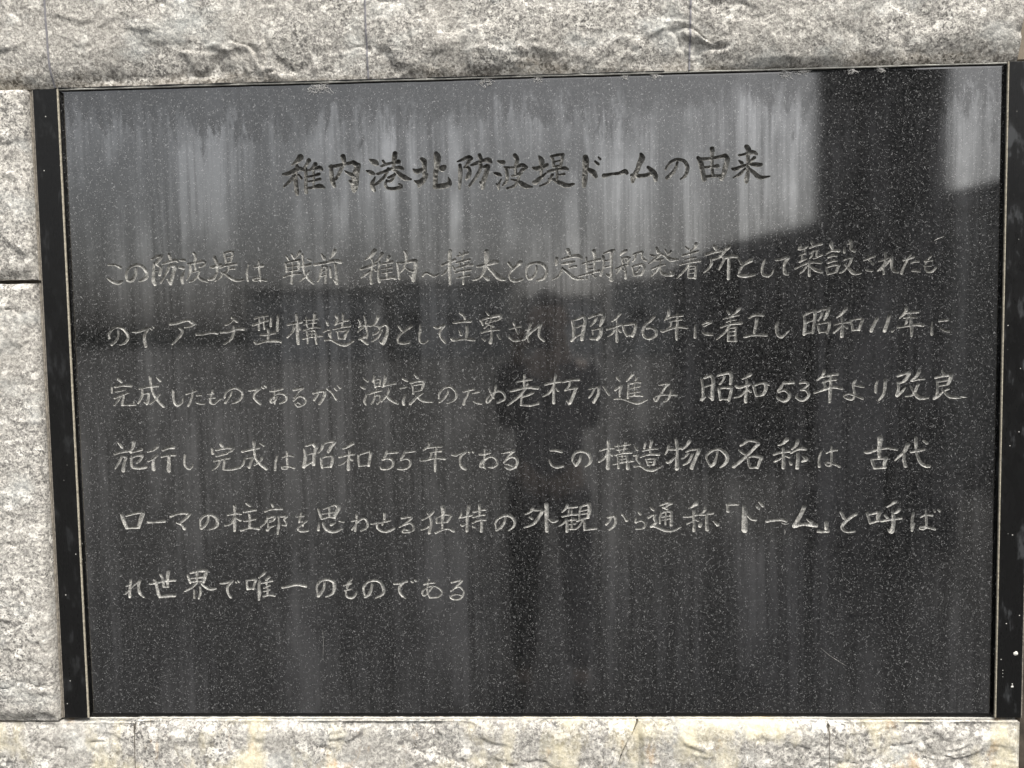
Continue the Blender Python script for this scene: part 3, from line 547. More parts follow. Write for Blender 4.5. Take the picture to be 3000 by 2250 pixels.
成 255 1098 5 282 1092 6 324 1088 8/264 1097 5 265 1116 6 259 1135 6 247 1152 4/268 1118 4 291 1113 6/289 1115 7 287 1135 7 280 1154 10/270 1148 3 279 1156 5/297 1054 8 299 1088 6 307 1117 8 322 1142 9 344 1166 8/328 1120 7 316 1136 5 292 1156 3/323 1058 5 335 1071 6
し 382 1106 8 381 1130 7 385 1153 7 396 1162 7 412 1153 5 418 1137 3
た 431 1121 4 449 1115 4 467 1109 4/456 1106 4 452 1128 5 443 1153 6 436 1164 4/471 1126 6 487 1124 5/468 1154 4 483 1157 6 497 1157 6
も 531 1107 3 526 1123 4 519 1139 4/512 1122 3 533 1120 4/517 1137 3 538 1136 4/521 1139 5 520 1153 7 534 1158 6 551 1144 4 564 1141 3
の 604 1111 3 596 1130 4 576 1155 5/574 1136 4 581 1117 4 601 1103 5 620 1102 6 639 1113 7 641 1131 6 628 1148 5 605 1157 3
で 668 1111 5 687 1108 6 706 1105 8/706 1106 8 688 1122 6 686 1141 6 707 1160 8/716 1099 4 722 1103 4/727 1094 5 732 1099 4
あ 747 1115 4 770 1112 4 794 1106 5/765 1104 3 761 1129 5 762 1161 4/772 1133 3 764 1148 5 749 1156 6 748 1145 5 766 1126 4 789 1123 6 806 1133 6 804 1149 6 781 1161 3
る 834 1111 6 850 1107 6 869 1102 6/869 1104 6 854 1118 4 834 1140 4/833 1151 4 846 1138 4 859 1134 6 874 1140 7 879 1153 5 867 1167 5 848 1172 6 839 1162 4 848 1157 4 859 1164 4
が 907 1125 5 926 1119 6 952 1116 6/923 1111 3 924 1128 6 909 1150 5/945 1116 7 951 1126 8 941 1148 8 928 1165 5/958 1108 3 977 1123 6 992 1148 6/987 1106 3 995 1114 6/1000 1098 3 1009 1106 6
激 1097 1073 4 1111 1082 7/1084 1102 3 1098 1109 8/1108 1128 3 1097 1153 8 1102 1170 4/1137 1064 5 1130 1084 4/1135 1078 5 1139 1105 4/1135 1078 3 1159 1073 4/1159 1075 5 1155 1100 5/1138 1089 3 1155 1087 3/1139 1103 3 1155 1100 3/1115 1129 6 1139 1122 5 1161 1118 5/1148 1111 4 1142 1122 4/1138 1131 5 1133 1150 5 1122 1167 3/1140 1136 4 1156 1135 4/1156 1136 5 1154 1154 5 1145 1166 7/1178 1066 9 1174 1085 8 1168 1103 4/1164 1104 3 1187 1096 5 1215 1092 6/1191 1110 4 1183 1132 5 1160 1157 6/1176 1135 4 1195 1153 9 1220 1166 7
浪 1241 1076 4 1257 1083 7/1232 1111 4 1253 1105 5/1251 1133 3 1241 1155 7 1242 1169 9/1286 1061 6 1296 1074 6/1269 1092 5 1294 1086 5 1318 1084 6/1320 1084 8 1316 1102 8 1310 1115 5/1278 1100 3 1313 1096 4/1279 1124 4 1309 1117 4/1277 1099 5 1279 1130 6/1312 1129 5 1293 1143 6 1267 1168 8/1290 1140 4 1312 1157 9 1349 1163 3
の 1409 1119 3 1405 1132 4 1391 1151 5 1376 1163 6/1373 1150 3 1375 1132 5 1391 1113 6 1414 1107 6 1434 1123 7 1438 1142 6 1428 1158 5 1404 1168 3
た 1464 1127 4 1482 1122 5 1501 1118 6/1486 1116 3 1479 1139 5 1469 1155 6 1464 1172 8/1498 1133 3 1511 1129 6 1523 1127 5/1501 1162 4 1513 1168 7 1529 1171 5
め 1558 1117 3 1567 1137 5 1576 1152 4/1583 1105 5 1580 1125 5 1567 1153 6 1552 1167 6 1548 1159 4 1561 1140 4 1580 1128 5 1602 1127 6 1615 1141 6 1614 1157 5 1588 1169 3
老 1662 1093 3 1684 1089 4 1715 1085 6/1690 1069 6 1687 1092 6 1688 1117 5/1638 1127 5 1667 1120 6 1699 1114 7 1736 1116 11/1701 1100 4 1683 1130 6 1658 1154 7 1627 1178 3/1720 1133 7 1701 1142 6 1683 1148 4/1681 1136 4 1676 1158 5 1676 1178 4/1674 1178 5 1707 1180 6 1740 1174 6/1739 1167 3 1740 1174 3
朽 1766 1104 6 1790 1098 6 1821 1094 6/1804 1072 7 1797 1100 6 1795 1134 8 1795 1172 9/1792 1112 4 1780 1134 6 1756 1148 3/1805 1119 3 1812 1128 6/1830 1096 4 1855 1090 6 1889 1089 6/1855 1093 5 1852 1109 5 1839 1124 4/1836 1127 4 1858 1121 5 1880 1118 7/1876 1120 8 1867 1145 9 1854 1173 10/1843 1165 4 1851 1176 8
が 1925 1124 4 1942 1119 4 1962 1116 5/1945 1119 3 1935 1140 5 1924 1155 4/1960 1120 9 1957 1143 8 1941 1171 9/1976 1115 3 1988 1131 6 1997 1145 6
進 2026 1082 5 2037 1096 4/2019 1128 6 2041 1111 5/2043 1111 7 2036 1135 6 2036 1153 4/2016 1161 3 2044 1160 6 2072 1170 7 2103 1178 7 2135 1164 3/2083 1072 9 2075 1082 6 2061 1096 3/2069 1104 5 2067 1132 5 2065 1157 6/2097 1084 6 2094 1095 4/2072 1107 4 2091 1101 6 2112 1100 7/2072 1124 3 2109 1115 4/2072 1140 3 2109 1134 4/2091 1104 3 2090 1148 4/2067 1152 5 2090 1149 5 2118 1150 6
み 2180 1112 4 2196 1109 4 2213 1109 6/2208 1111 6 2196 1128 5 2180 1152 5 2168 1171 5 2161 1161 4 2171 1151 3 2202 1148 3 2242 1150 5/2223 1130 3 2217 1153 5 2208 1168 4 2195 1173 3
昭 2333 1095 6 2337 1127 7 2337 1158 7/2333 1167 11 2343 1158 6/2342 1089 5 2362 1080 9/2365 1080 10 2374 1096 10 2371 1133 10 2371 1166 10/2359 1158 3 2371 1167 5/2340 1122 3 2368 1113 5/2390 1081 5 2411 1075 7 2433 1071 9/2436 1072 10 2439 1088 11 2436 1112 7/2414 1084 6 2408 1100 5 2396 1113 3/2394 1127 9 2397 1149 7 2400 1168 7/2394 1127 6 2417 1125 6 2442 1126 7/2440 1128 8 2436 1150 9 2430 1171 8/2400 1166 5 2430 1167 7
和 2508 1078 10 2497 1085 9 2479 1094 3/2456 1119 6 2466 1125 8 2506 1115 7/2494 1098 5 2496 1126 7 2491 1154 8 2491 1177 10/2488 1138 6 2473 1156 5 2451 1161 3/2497 1130 4 2508 1141 7/2518 1120 7 2525 1142 7 2529 1156 7/2518 1121 6 2540 1112 5 2561 1110 7/2575 1118 3 2561 1111 8 2564 1127 10 2558 1145 9 2549 1153 7/2529 1157 6 2555 1151 7
5 2630 1106 5 2619 1124 8 2607 1140 7/2629 1111 7 2647 1111 7 2662 1110 8/2609 1144 6 2629 1137 7 2647 1150 9 2644 1168 9 2629 1177 9 2607 1168 5 2601 1160 3
3 2685 1113 5 2705 1110 7 2714 1118 8 2702 1130 5 2688 1138 4/2690 1138 4 2708 1138 8 2717 1154 8 2708 1169 8 2690 1175 8 2673 1165 6 2675 1155 4
年 2772 1068 7 2766 1086 6 2747 1103 3/2753 1095 3 2778 1088 5 2819 1081 9/2796 1084 5 2795 1118 8 2793 1152 10 2792 1183 5/2767 1111 4 2790 1104 5 2813 1101 8/2772 1113 5 2775 1130 6 2769 1139 3/2737 1148 5 2763 1140 6 2802 1129 7 2834 1134 8
よ 2884 1104 5 2875 1122 7 2879 1147 6 2880 1165 6 2870 1174 6 2851 1169 5 2842 1160 3 2860 1154 4 2882 1161 4 2909 1172 5/2881 1124 3 2900 1127 6 2912 1130 4
り 2962 1108 4 2956 1126 7 2956 1149 7/2989 1105 10 2988 1133 8 2982 1160 7 2967 1177 3
改 3033 1093 5 3054 1084 7 3075 1080 8/3075 1080 10 3066 1097 10 3054 1112 7 3036 1118 5/3034 1115 6 3036 1140 8 3030 1161 8/3032 1163 9 3048 1149 7 3060 1134 3/3108 1076 12 3099 1094 8 3081 1109 5/3084 1111 3 3105 1105 5 3126 1104 5/3105 1122 8 3097 1144 8 3085 1162 5 3061 1166 3/3078 1128 3 3091 1153 7 3112 1172 12 3142 1172 3
良 3188 1076 4 3197 1090 7/3165 1102 4 3183 1096 6 3222 1090 8/3222 1092 11 3217 1111 10 3211 1124 7/3173 1115 4 3208 1110 5/3176 1131 4 3208 1125 4/3172 1112 4 3175 1139 7 3171 1169 8/3163 1175 9 3181 1163 7 3193 1151 4/3214 1141 5 3196 1148 4/3190 1143 4 3209 1164 8 3230 1172 8 3255 1174 3
施 164 1299 3 178 1316 10/149 1342 7 171 1336 6 200 1330 8/176 1350 7 166 1371 6 148 1397 3/183 1352 5 193 1354 8/193 1354 8 183 1378 9 179 1405 11/224 1299 14 220 1317 8 208 1333 6/210 1337 5 229 1332 6 252 1325 10/209 1359 4 232 1349 6 255 1348 8/255 1350 8 244 1366 7 231 1377 4/214 1351 5 211 1375 7 217 1393 8 243 1396 8 266 1392 10
行 313 1315 11 298 1328 6 275 1335 3/308 1349 11 296 1360 7 275 1371 4/295 1363 7 294 1379 10 295 1401 12/333 1330 7 356 1320 10 373 1319 12/327 1355 5 352 1349 6 378 1348 8/355 1352 8 354 1376 11 352 1396 14 353 1407 13
し 417 1347 6 413 1364 5 414 1387 6 428 1401 6 441 1393 5 446 1381 3
完 554 1310 10 560 1319 7/520 1324 5 522 1343 10/535 1332 5 560 1326 6 595 1323 8/599 1325 11 592 1334 8/595 1334 6 575 1342 4/535 1354 6 559 1348 6 577 1344 4/526 1373 5 549 1367 6 583 1361 7/548 1371 6 538 1391 6 518 1407 3/565 1371 6 562 1388 6 560 1404 5/560 1404 6 589 1405 6 622 1397 8
成 634 1338 7 660 1332 7 697 1324 8/642 1364 5 635 1386 5 625 1395 3/644 1364 4 675 1358 5/673 1361 7 666 1377 6 657 1397 9/678 1303 10 679 1329 7 681 1358 8 696 1383 9 721 1403 10/707 1363 8 696 1377 6 677 1391 3/701 1308 3 715 1316 7
は 765 1354 4 758 1378 5 755 1408 8/785 1362 3 803 1354 4 826 1358 5/802 1341 6 801 1369 6 802 1394 6/802 1396 5 783 1396 4 782 1404 4 798 1404 4 808 1396 5 827 1402 6
昭 867 1331 6 870 1360 10 863 1398 11/872 1321 4 891 1314 6/901 1312 11 912 1325 12/912 1325 11 904 1351 10 900 1389 11/874 1353 4 900 1346 4/861 1398 8 889 1382 6 900 1378 6/937 1317 8 932 1332 6 919 1346 3/936 1316 4 955 1307 5 978 1305 8/981 1307 12 968 1323 10 957 1342 9/929 1367 6 930 1386 8 932 1402 6/931 1365 5 950 1359 5 970 1358 8/973 1359 8 971 1377 9 964 1398 8/933 1399 5 962 1398 5
和 1049 1312 10 1035 1322 7 1012 1332 3/998 1363 6 1021 1357 6 1053 1352 6/1036 1341 7 1032 1371 8 1030 1409 11/1020 1377 4 1010 1387 5 994 1393 3/1036 1368 4 1044 1374 8/1069 1356 5 1068 1375 6 1071 1397 5/1069 1356 4 1088 1349 5 1107 1343 6/1115 1350 10 1111 1372 8 1106 1396 8/1072 1397 4 1106 1393 5
5 1177 1341 5 1172 1354 7 1164 1369 5/1177 1349 6 1196 1349 6 1214 1347 7/1159 1374 6 1180 1370 6 1197 1379 8 1195 1398 7 1176 1409 6 1156 1409 6 1149 1401 3
5 1244 1342 5 1237 1358 6 1227 1372 5/1244 1348 5 1261 1346 5 1279 1344 5/1227 1377 4 1246 1372 4 1262 1380 7 1258 1399 6 1239 1410 6 1215 1410 4
年 1333 1313 7 1330 1327 5 1311 1341 3/1319 1333 4 1342 1330 5 1379 1327 6/1361 1330 4 1356 1362 6 1354 1394 8 1353 1421 4/1336 1351 3 1358 1346 4 1377 1345 5/1342 1352 4 1335 1371 5/1300 1379 6 1322 1378 5 1354 1370 6 1391 1374 7
で 1418 1360 4 1430 1361 6 1456 1351 7/1465 1349 10 1449 1366 7 1446 1385 6 1452 1404 8 1466 1413 8/1481 1350 6 1482 1351 5/1495 1350 6 1496 1351 5
あ 1519 1359 6 1535 1358 6 1558 1353 6/1538 1340 3 1539 1358 5 1536 1377 4/1561 1366 5 1541 1374 5 1525 1389 6 1521 1405 6 1534 1405 5 1540 1412 4/1535 1409 3 1534 1386 4 1550 1371 4 1566 1368 5 1581 1380 6 1583 1396 7 1568 1407 5 1551 1407 3
る 1602 1355 3 1623 1352 5 1645 1346 8/1645 1348 9 1629 1362 6 1608 1390 4/1613 1384 4 1632 1370 7 1651 1372 9 1658 1388 8 1650 1407 7 1628 1414 8 1613 1406 5/1613 1397 3 1628 1398 4 1641 1405 4
こ 1780 1348 4 1799 1347 7 1821 1353 7/1776 1383 3 1782 1399 5 1801 1410 8 1825 1405 7
の 1892 1368 5 1886 1387 8 1873 1404 9/1868 1400 5 1861 1380 6 1871 1358 7 1896 1351 8 1917 1359 10 1928 1378 11 1923 1397 8 1907 1409 3
構 1993 1314 8 1994 1338 11 1992 1372 11 1990 1415 12/1963 1350 4 1986 1342 6 2014 1341 6/1989 1360 7 1977 1379 6 1958 1391 5/1999 1360 4 2006 1369 5/2017 1335 3 2042 1332 3 2070 1328 5/2028 1326 4 2031 1345 4 2033 1356 3/2056 1320 7 2052 1339 5 2048 1354 3/2024 1349 3 2061 1343 4/2016 1368 4 2042 1360 6 2076 1358 7/2026 1371 4 2029 1395 6 2029 1415 7/2028 1371 3 2058 1369 4/2059 1369 5 2062 1392 7 2063 1416 11/2031 1384 3 2058 1381 3/2011 1401 4 2045 1394 5 2082 1389 6/2044 1362 3 2043 1392 3
造 2089 1336 3 2098 1349 6/2086 1369 5 2100 1366 5/2100 1366 5 2095 1383 5 2109 1402 4/2087 1410 5 2109 1408 6 2129 1421 7 2154 1425 8 2185 1411 3/2128 1324 5 2123 1343 5/2117 1353 4 2142 1347 5 2170 1345 5/2150 1318 8 2145 1343 7 2145 1365 5/2110 1375 4 2139 1366 5 2176 1367 7/2131 1385 4 2137 1404 5/2129 1383 3 2148 1382 3 2163 1381 6/2163 1382 6 2158 1403 6/2138 1406 3 2157 1404 4/2141 1393 3 2149 1394 4
物 2213 1334 7 2207 1353 5 2199 1367 3/2213 1347 7 2235 1349 5 2258 1343 6/2238 1309 4 2241 1325 10 2243 1353 7 2242 1385 10 2242 1418 14/2205 1395 6 2216 1395 8 2233 1378 5/2288 1319 11 2275 1338 6 2260 1349 3/2275 1358 4 2294 1351 5 2321 1348 7/2321 1356 11 2311 1379 9 2300 1404 11 2295 1418 11/2283 1363 5 2272 1377 4 2259 1383 3/2298 1367 6 2284 1395 6 2266 1406 3
の 2389 1358 5 2386 1377 5 2377 1402 9 2365 1413 6/2362 1408 4 2349 1383 5 2354 1367 6 2374 1353 7 2396 1350 8 2417 1365 11 2425 1384 11 2417 1402 9 2399 1417 3
名 2496 1320 9 2485 1330 7 2471 1338 3/2497 1320 5 2525 1322 7 2537 1329 9/2536 1332 10 2516 1353 9 2485 1384 8 2448 1414 11/2467 1354 3 2479 1364 6 2491 1370 6/2499 1385 6 2502 1403 7 2507 1419 6/2497 1381 5 2519 1377 6 2544 1380 10/2547 1383 11 2539 1404 8 2534 1419 7/2507 1419 6 2534 1418 6
称 2639 1317 13 2626 1331 7 2608 1338 3/2593 1371 7 2614 1365 6 2648 1360 7/2626 1348 6 2627 1377 9 2627 1420 11/2620 1384 5 2608 1392 5 2594 1398 3/2636 1377 5 2648 1382 6/2678 1324 11 2672 1340 8 2657 1353 3/2654 1367 4 2676 1355 5 2694 1351 9 2709 1354 5/2679 1368 7 2679 1393 10 2677 1421 12/2648 1396 3 2654 1407 8/2697 1379 5 2709 1390 12 2694 1399 4
は 2763 1361 4 2755 1391 5 2757 1417 9
は 2781 1369 3 2798 1361 4 2819 1358 5/2799 1343 3 2800 1363 5 2800 1399 5/2800 1405 5 2783 1402 5 2780 1410 5 2792 1416 5 2805 1408 5 2829 1419 5
古 2973 1317 18 2972 1337 13 2970 1356 12 2971 1384 10/2920 1366 7 2932 1368 8 2960 1359 7 2999 1353 5 3033 1359 6/2943 1394 5 2948 1408 9 2954 1426 7/2945 1394 4 2969 1391 5 2997 1389 8/2995 1390 12 2989 1409 10 2991 1424 7/2954 1426 6 2994 1423 6
代 3072 1341 12 3060 1366 10 3027 1398 3/3059 1377 6 3059 1397 9 3064 1419 10/3100 1318 10 3101 1338 10 3101 1363 5 3108 1388 8 3121 1410 9 3137 1420 10 3149 1421 9/3083 1369 5 3103 1365 7 3130 1359 7/3126 1328 5 3139 1336 8
ロ 166 1572 10 172 1595 12 182 1622 10/181 1577 5 209 1569 6 242 1563 8/246 1566 15 237 1592 13 228 1621 9/183 1622 7 229 1621 8
ー 265 1601 8 289 1601 6 328 1598 8
マ 352 1580 7 378 1570 6 417 1569 8/425 1572 10 410 1587 9 388 1605 6/374 1604 4 393 1613 6 402 1626 11
の 497 1578 4 492 1601 6 480 1617 8 467 1625 11/464 1616 4 465 1594 6 482 1578 8 505 1575 9 524 1585 11 530 1601 11 523 1620 9 498 1631 3
柱 597 1543 11 596 1566 7 595 1598 9 593 1637 8/570 1577 4 596 1571 6 620 1573 6/592 1588 6 581 1608 6 557 1617 4/602 1590 4 617 1597 7/641 1534 5 655 1542 8/630 1566 5 654 1562 6 675 1558 8/651 1573 7 653 1595 8 649 1625 8/632 1600 6 673 1592 7/618 1636 6 649 1626 6 687 1630 8
廊 739 1538 8 742 1546 8/711 1564 6 735 1556 6 774 1555 8/721 1586 6 711 1606 4 693 1623 3/720 1591 4 741 1583 6/747 1587 8 740 1599 5 727 1604 3/726 1598 3 740 1595 3/722 1601 4 720 1635 5/716 1635 7 733 1622 5 749 1617 3/762 1585 4 762 1613 7 759 1629 8 756 1651 3/760 1585 4 789 1582 8/792 1584 8 782 1595 5 790 1606 5 788 1616 6/775 1616 4 786 1618 6
を 828 1586 3 857 1583 4/848 1571 4 842 1594 5 838 1607 3/840 1605 3 851 1602 4 852 1620 4/867 1602 4 843 1620 4 833 1632 5 845 1641 6 871 1639 5
思 912 1556 4 918 1575 8 924 1595 5/932 1558 3 954 1548 5 974 1542 6/980 1544 8 989 1553 14 979 1572 12 972 1590 9/954 1550 6 953 1588 5/928 1575 4 979 1569 5/924 1595 5 947 1588 5 972 1590 6/915 1611 3 910 1636 7/930 1611 8 936 1630 8 964 1645 8 1000 1632 4/975 1609 3 959 1617 8/991 1603 4 1005 1606 7
わ 1056 1580 7 1054 1605 4 1049 1641 6/1036 1605 3 1059 1599 4 1055 1612 3 1037 1636 4/1048 1621 3 1065 1602 4 1084 1594 6 1097 1612 7 1090 1631 6 1070 1641 4
せ 1109 1615 4 1138 1611 6 1180 1602 7/1160 1577 8 1159 1600 6 1151 1619 4/1133 1612 5 1131 1628 6 1150 1643 7 1173 1642 8 1195 1632 7
る 1225 1594 6 1244 1591 5 1257 1589 6/1260 1593 8 1244 1610 5 1215 1628 4/1234 1620 4 1253 1613 5 1267 1623 6 1267 1639 6 1249 1647 5 1227 1647 5 1230 1637 3 1249 1641 4
独 1343 1571 8 1327 1588 6 1301 1601 3/1321 1575 4 1333 1598 7 1333 1620 8 1326 1651 8/1326 1620 4 1317 1632 4 1296 1639 3/1356 1593 4 1355 1613 5/1357 1592 4 1388 1582 6 1407 1584 8/1408 1587 10 1400 1600 7 1393 1611 6/1355 1614 4 1393 1610 4/1379 1554 16 1380 1573 13 1376 1602 8 1375 1634 4/1350 1650 7 1374 1640 4 1396 1635 6 1417 1645 8
特 1448 1573 3 1446 1586 4 1438 1597 3/1443 1594 5 1464 1590 6 1486 1585 6/1476 1551 9 1470 1580 8 1468 1612 8 1467 1644 10/1446 1620 4 1450 1626 4 1466 1615 3/1515 1547 8 1515 1584 8/1493 1574 6 1515 1568 5 1536 1565 6/1491 1593 4 1508 1588 4 1535 1584 5/1489 1614 5 1508 1606 4 1536 1603 6/1522 1600 6 1522 1619 8 1520 1646 8/1488 1628 3 1498 1632 4
の 1611 1594 4 1606 1613 7 1593 1632 8 1577 1642 6/1575 1635 3 1573 1616 4 1584 1599 6 1609 1588 8 1631 1591 10 1645 1610 8 1640 1629 6 1621 1644 3
外 1712 1561 10 1704 1574 7 1685 1584 3/1717 1569 5 1742 1568 8/1749 1571 11 1732 1598 9 1713 1620 8 1680 1633 4/1701 1595 5 1710 1601 6/1763 1548 13 1763 1576 14 1762 1608 11 1763 1646 11/1770 1602 4 1786 1612 9 1803 1608 4
観 1840 1551 9 1834 1564 6 1821 1576 3/1840 1561 4 1856 1560 5 1876 1557 5/1822 1593 6 1846 1588 5 1874 1585 6/1846 1567 4 1843 1590 5/1856 1567 3 1854 1587 4/1835 1606 6 1823 1620 4 1808 1629 3/1836 1606 7 1838 1625 8 1837 1649 9/1839 1609 3 1871 1604 6/1855 1596 3 1855 1639 4/1845 1623 3 1869 1620 4/1844 1641 4 1870 1639 5 1886 1625 4 1896 1606 4/1890 1557 6 1884 1580 4 1883 1606 4/1887 1558 4 1909 1550 6/1920 1549 12 1921 1571 11 1915 1598 9/1890 1573 3 1915 1568 4/1890 1585 3 1915 1582 4/1874 1612 4 1896 1603 5 1918 1598 5/1902 1609 6 1902 1628 7 1903 1643 6/1902 1643 6 1924 1641 7 1944 1638 8
か 1987 1599 4 2003 1594 6 2015 1593 8/2001 1596 3 1993 1613 6 1982 1624 6/2015 1594 9 2017 1613 8 2009 1631 8 1994 1644 4/2040 1588 4 2050 1598 6 2057 1609 11
ら 2100 1579 3 2107 1587 7/2092 1600 4 2089 1617 5/2090 1619 3 2109 1611 5 2124 1618 7 2124 1633 6 2112 1641 4 2091 1642 3
通 2144 1562 3 2156 1572 7/2137 1600 6 2150 1592 5 2162 1588 6/2162 1589 6 2157 1605 5 2165 1618 8 2146 1634 6/2146 1634 4 2168 1635 7 2193 1647 9 2218 1650 8 2237 1646 5 2255 1635 3/2181 1555 4 2200 1547 6 2220 1544 7/2222 1547 9 2209 1555 6 2197 1564 4/2190 1563 5 2206 1569 6/2184 1583 4 2179 1602 5 2179 1621 5/2184 1585 4 2203 1577 5 2221 1580 7/2220 1583 7 2220 1606 8 2220 1628 9/2187 1599 3 2218 1593 3/2187 1610 3 2218 1604 3/2201 1582 3 2199 1626 4
称 2312 1549 14 2299 1560 7 2285 1566 3/2265 1598 3 2290 1597 6 2318 1591 5/2304 1575 8 2302 1600 8 2304 1622 6 2303 1649 10/2296 1616 4 2277 1625 3/2311 1610 3 2318 1613 6/2344 1564 5 2343 1575 6 2327 1589 3/2312 1590 3 2336 1591 6 2372 1585 7/2350 1593 6 2349 1616 8 2351 1646 12/2327 1626 11 2325 1632 11/2374 1615 3 2389 1628 11
「 2423 1554 7 2442 1554 7 2464 1553 7/2426 1554 7 2427 1579 9
ド 2485 1561 9 2488 1583 17 2487 1614 18 2487 1649 19/2498 1595 6 2513 1608 10 2527 1611 9/2532 1561 8 2538 1569 8/2539 1545 4 2553 1560 8
ー 2569 1617 9 2590 1614 7 2621 1612 8 2638 1617 9
ム 2703 1566 12 2692 1591 12 2680 1613 12 2668 1635 15/2671 1635 13 2695 1630 8 2723 1631 12 2745 1634 14/2714 1611 4 2729 1623 11
」 2783 1626 14 2783 1648 11/2754 1656 9 2769 1658 7 2789 1656 9
と 2835 1586 7 2846 1608 9/2890 1593 9 2867 1608 8 2846 1627 9 2839 1643 8 2849 1655 8 2865 1660 5 2885 1657 5
呼 2929 1591 7 2935 1609 7 2940 1628 6/2935 1596 4 2953 1592 6 2971 1585 8/2974 1589 13 2968 1606 12 2969 1622 5/2940 1628 5 2975 1618 5/3029 1550 10 3014 1561 5 3000 1568 3/2993 1598 5 3002 1608 7/3045 1578 10 3036 1588 7 3023 1594 3/3020 1581 5 3024 1606 10 3024 1635 12 3018 1658 15/3004 1650 3 3012 1660 9/2981 1620 7 3008 1616 6 3051 1610 7
ば 3095 1593 7 3091 1616 8 3091 1656 7/3099 1629 3 3094 1648 4/3121 1607 3 3139 1599 5 3162 1601 6/3139 1582 3 3141 1607 7 3143 1637 5/3145 1642 5 3125 1642 5 3119 1648 5 3131 1652 4 3146 1645 5 3171 1651 8/3167 1581 3 3171 1587 5/3183 1579 3 3189 1586 5
れ 189 1820 6 184 1850 7 181 1887 8/170 1846 3 183 1841 3/193 1848 3 179 1863 4 163 1877 3/193 1848 3 222 1825 4/223 1824 9 217 1846 8 221 1873 9 235 1888 4
世 261 1837 6 282 1834 7 315 1827 7 359 1824 7/281 1822 10 287 1844 10 292 1873 11 296 1886 9/296 1888 8 326 1883 11 354 1882 11/303 1801 6 311 1818 8 314 1847 7/335 1790 11 330 1814 11 329 1847 6/314 1849 6 331 1849 6
界 408 1805 6 413 1821 9 416 1836 4/418 1797 4 447 1789 9 477 1787 11/480 1789 11 474 1809 11 467 1832 8/444 1794 8 441 1831 8/420 1817 4 466 1812 7/420 1830 5 466 1827 6/439 1836 7 422 1851 7 394 1867 3/459 1838 5 478 1853 9 494 1859 9 513 1856 3/430 1861 4 429 1892 6/453 1849 6 454 1871 7 446 1895 3
で 532 1837 5 553 1835 6 578 1827 7/575 1831 8 559 1848 7 558 1871 7 569 1891 7/591 1832 4 592 1835 4/599 1826 3 603 1832 6
唯 632 1828 5 633 1846 6 634 1860 6/632 1826 4 651 1824 5 666 1821 6/667 1825 9 660 1842 6 656 1860 6/634 1860 6 658 1855 6/704 1794 9 694 1805 6 679 1816 3/682 1826 6 678 1852 9 679 1875 11 676 1900 5/717 1813 10 706 1826 6/683 1838 3 706 1833 5 727 1828 8/696 1856 4 719 1846 4/695 1869 3 718 1862 4/706 1833 5 710 1856 5 709 1882 5/694 1888 5 714 1882 5 735 1884 9
一 767 1854 7 790 1850 7 822 1843 8 856 1850 9
の 928 1834 6 924 1857 8 912 1876 10 902 1888 8/901 1880 4 897 1854 5 910 1832 7 936 1824 8 959 1831 11 965 1847 11 957 1877 8 931 1890 3
も 1030 1823 6 1018 1840 10 1011 1861 4/1000 1848 4 1029 1840 3/1003 1867 4 1029 1861 3/1008 1867 4 1009 1887 6 1024 1895 8 1041 1887 6 1048 1871 3
の 1107 1838 4 1103 1864 8 1092 1884 9 1079 1892 7/1078 1884 4 1074 1858 6 1087 1837 7 1113 1829 8 1136 1835 8 1149 1858 10 1146 1881 8 1119 1896 3
で 1190 1842 6 1209 1841 6 1237 1833 8/1225 1836 8 1210 1855 8 1212 1878 8 1230 1896 6/1256 1833 5 1259 1836 6/1269 1829 5 1271 1832 6
あ 1302 1846 4 1321 1840 5 1341 1839 5/1322 1824 3 1315 1849 4 1314 1875 4 1323 1896 4/1334 1853 4 1317 1875 5 1301 1888 5 1295 1875 5 1308 1859 4 1337 1851 4 1359 1861 5 1369 1877 5 1355 1892 5 1330 1896 4
る 1405 1839 4 1424 1834 4 1440 1829 4/1443 1832 9 1427 1850 6 1402 1871 4/1417 1860 4 1433 1855 4 1447 1866 5 1450 1879 4 1438 1899 5 1413 1902 6 1400 1894 5 1413 1884 5 1432 1884 4 1442 1889 3
"""
CELL = 0.0007
U0, V1 = -0.840, 0.581                           # top left corner of the polished face
NX, NZ = 2400, 1661
gx = U0 + CELL * np.arange(NX + 1); gz = V1 - CELL * np.arange(NZ + 1)
off = np.zeros((NX + 1, NZ + 1, 2), np.float32)    # snapping of grid corners to the letter outlines
dep = np.zeros((NX + 1, NZ + 1), np.float32)
inside = np.zeros((NX + 1, NZ + 1), bool)
snapped = np.zeros((NX + 1, NZ + 1), bool)
owner = np.full((NX, NZ), -1, np.int16)
letters = []
nline = -1
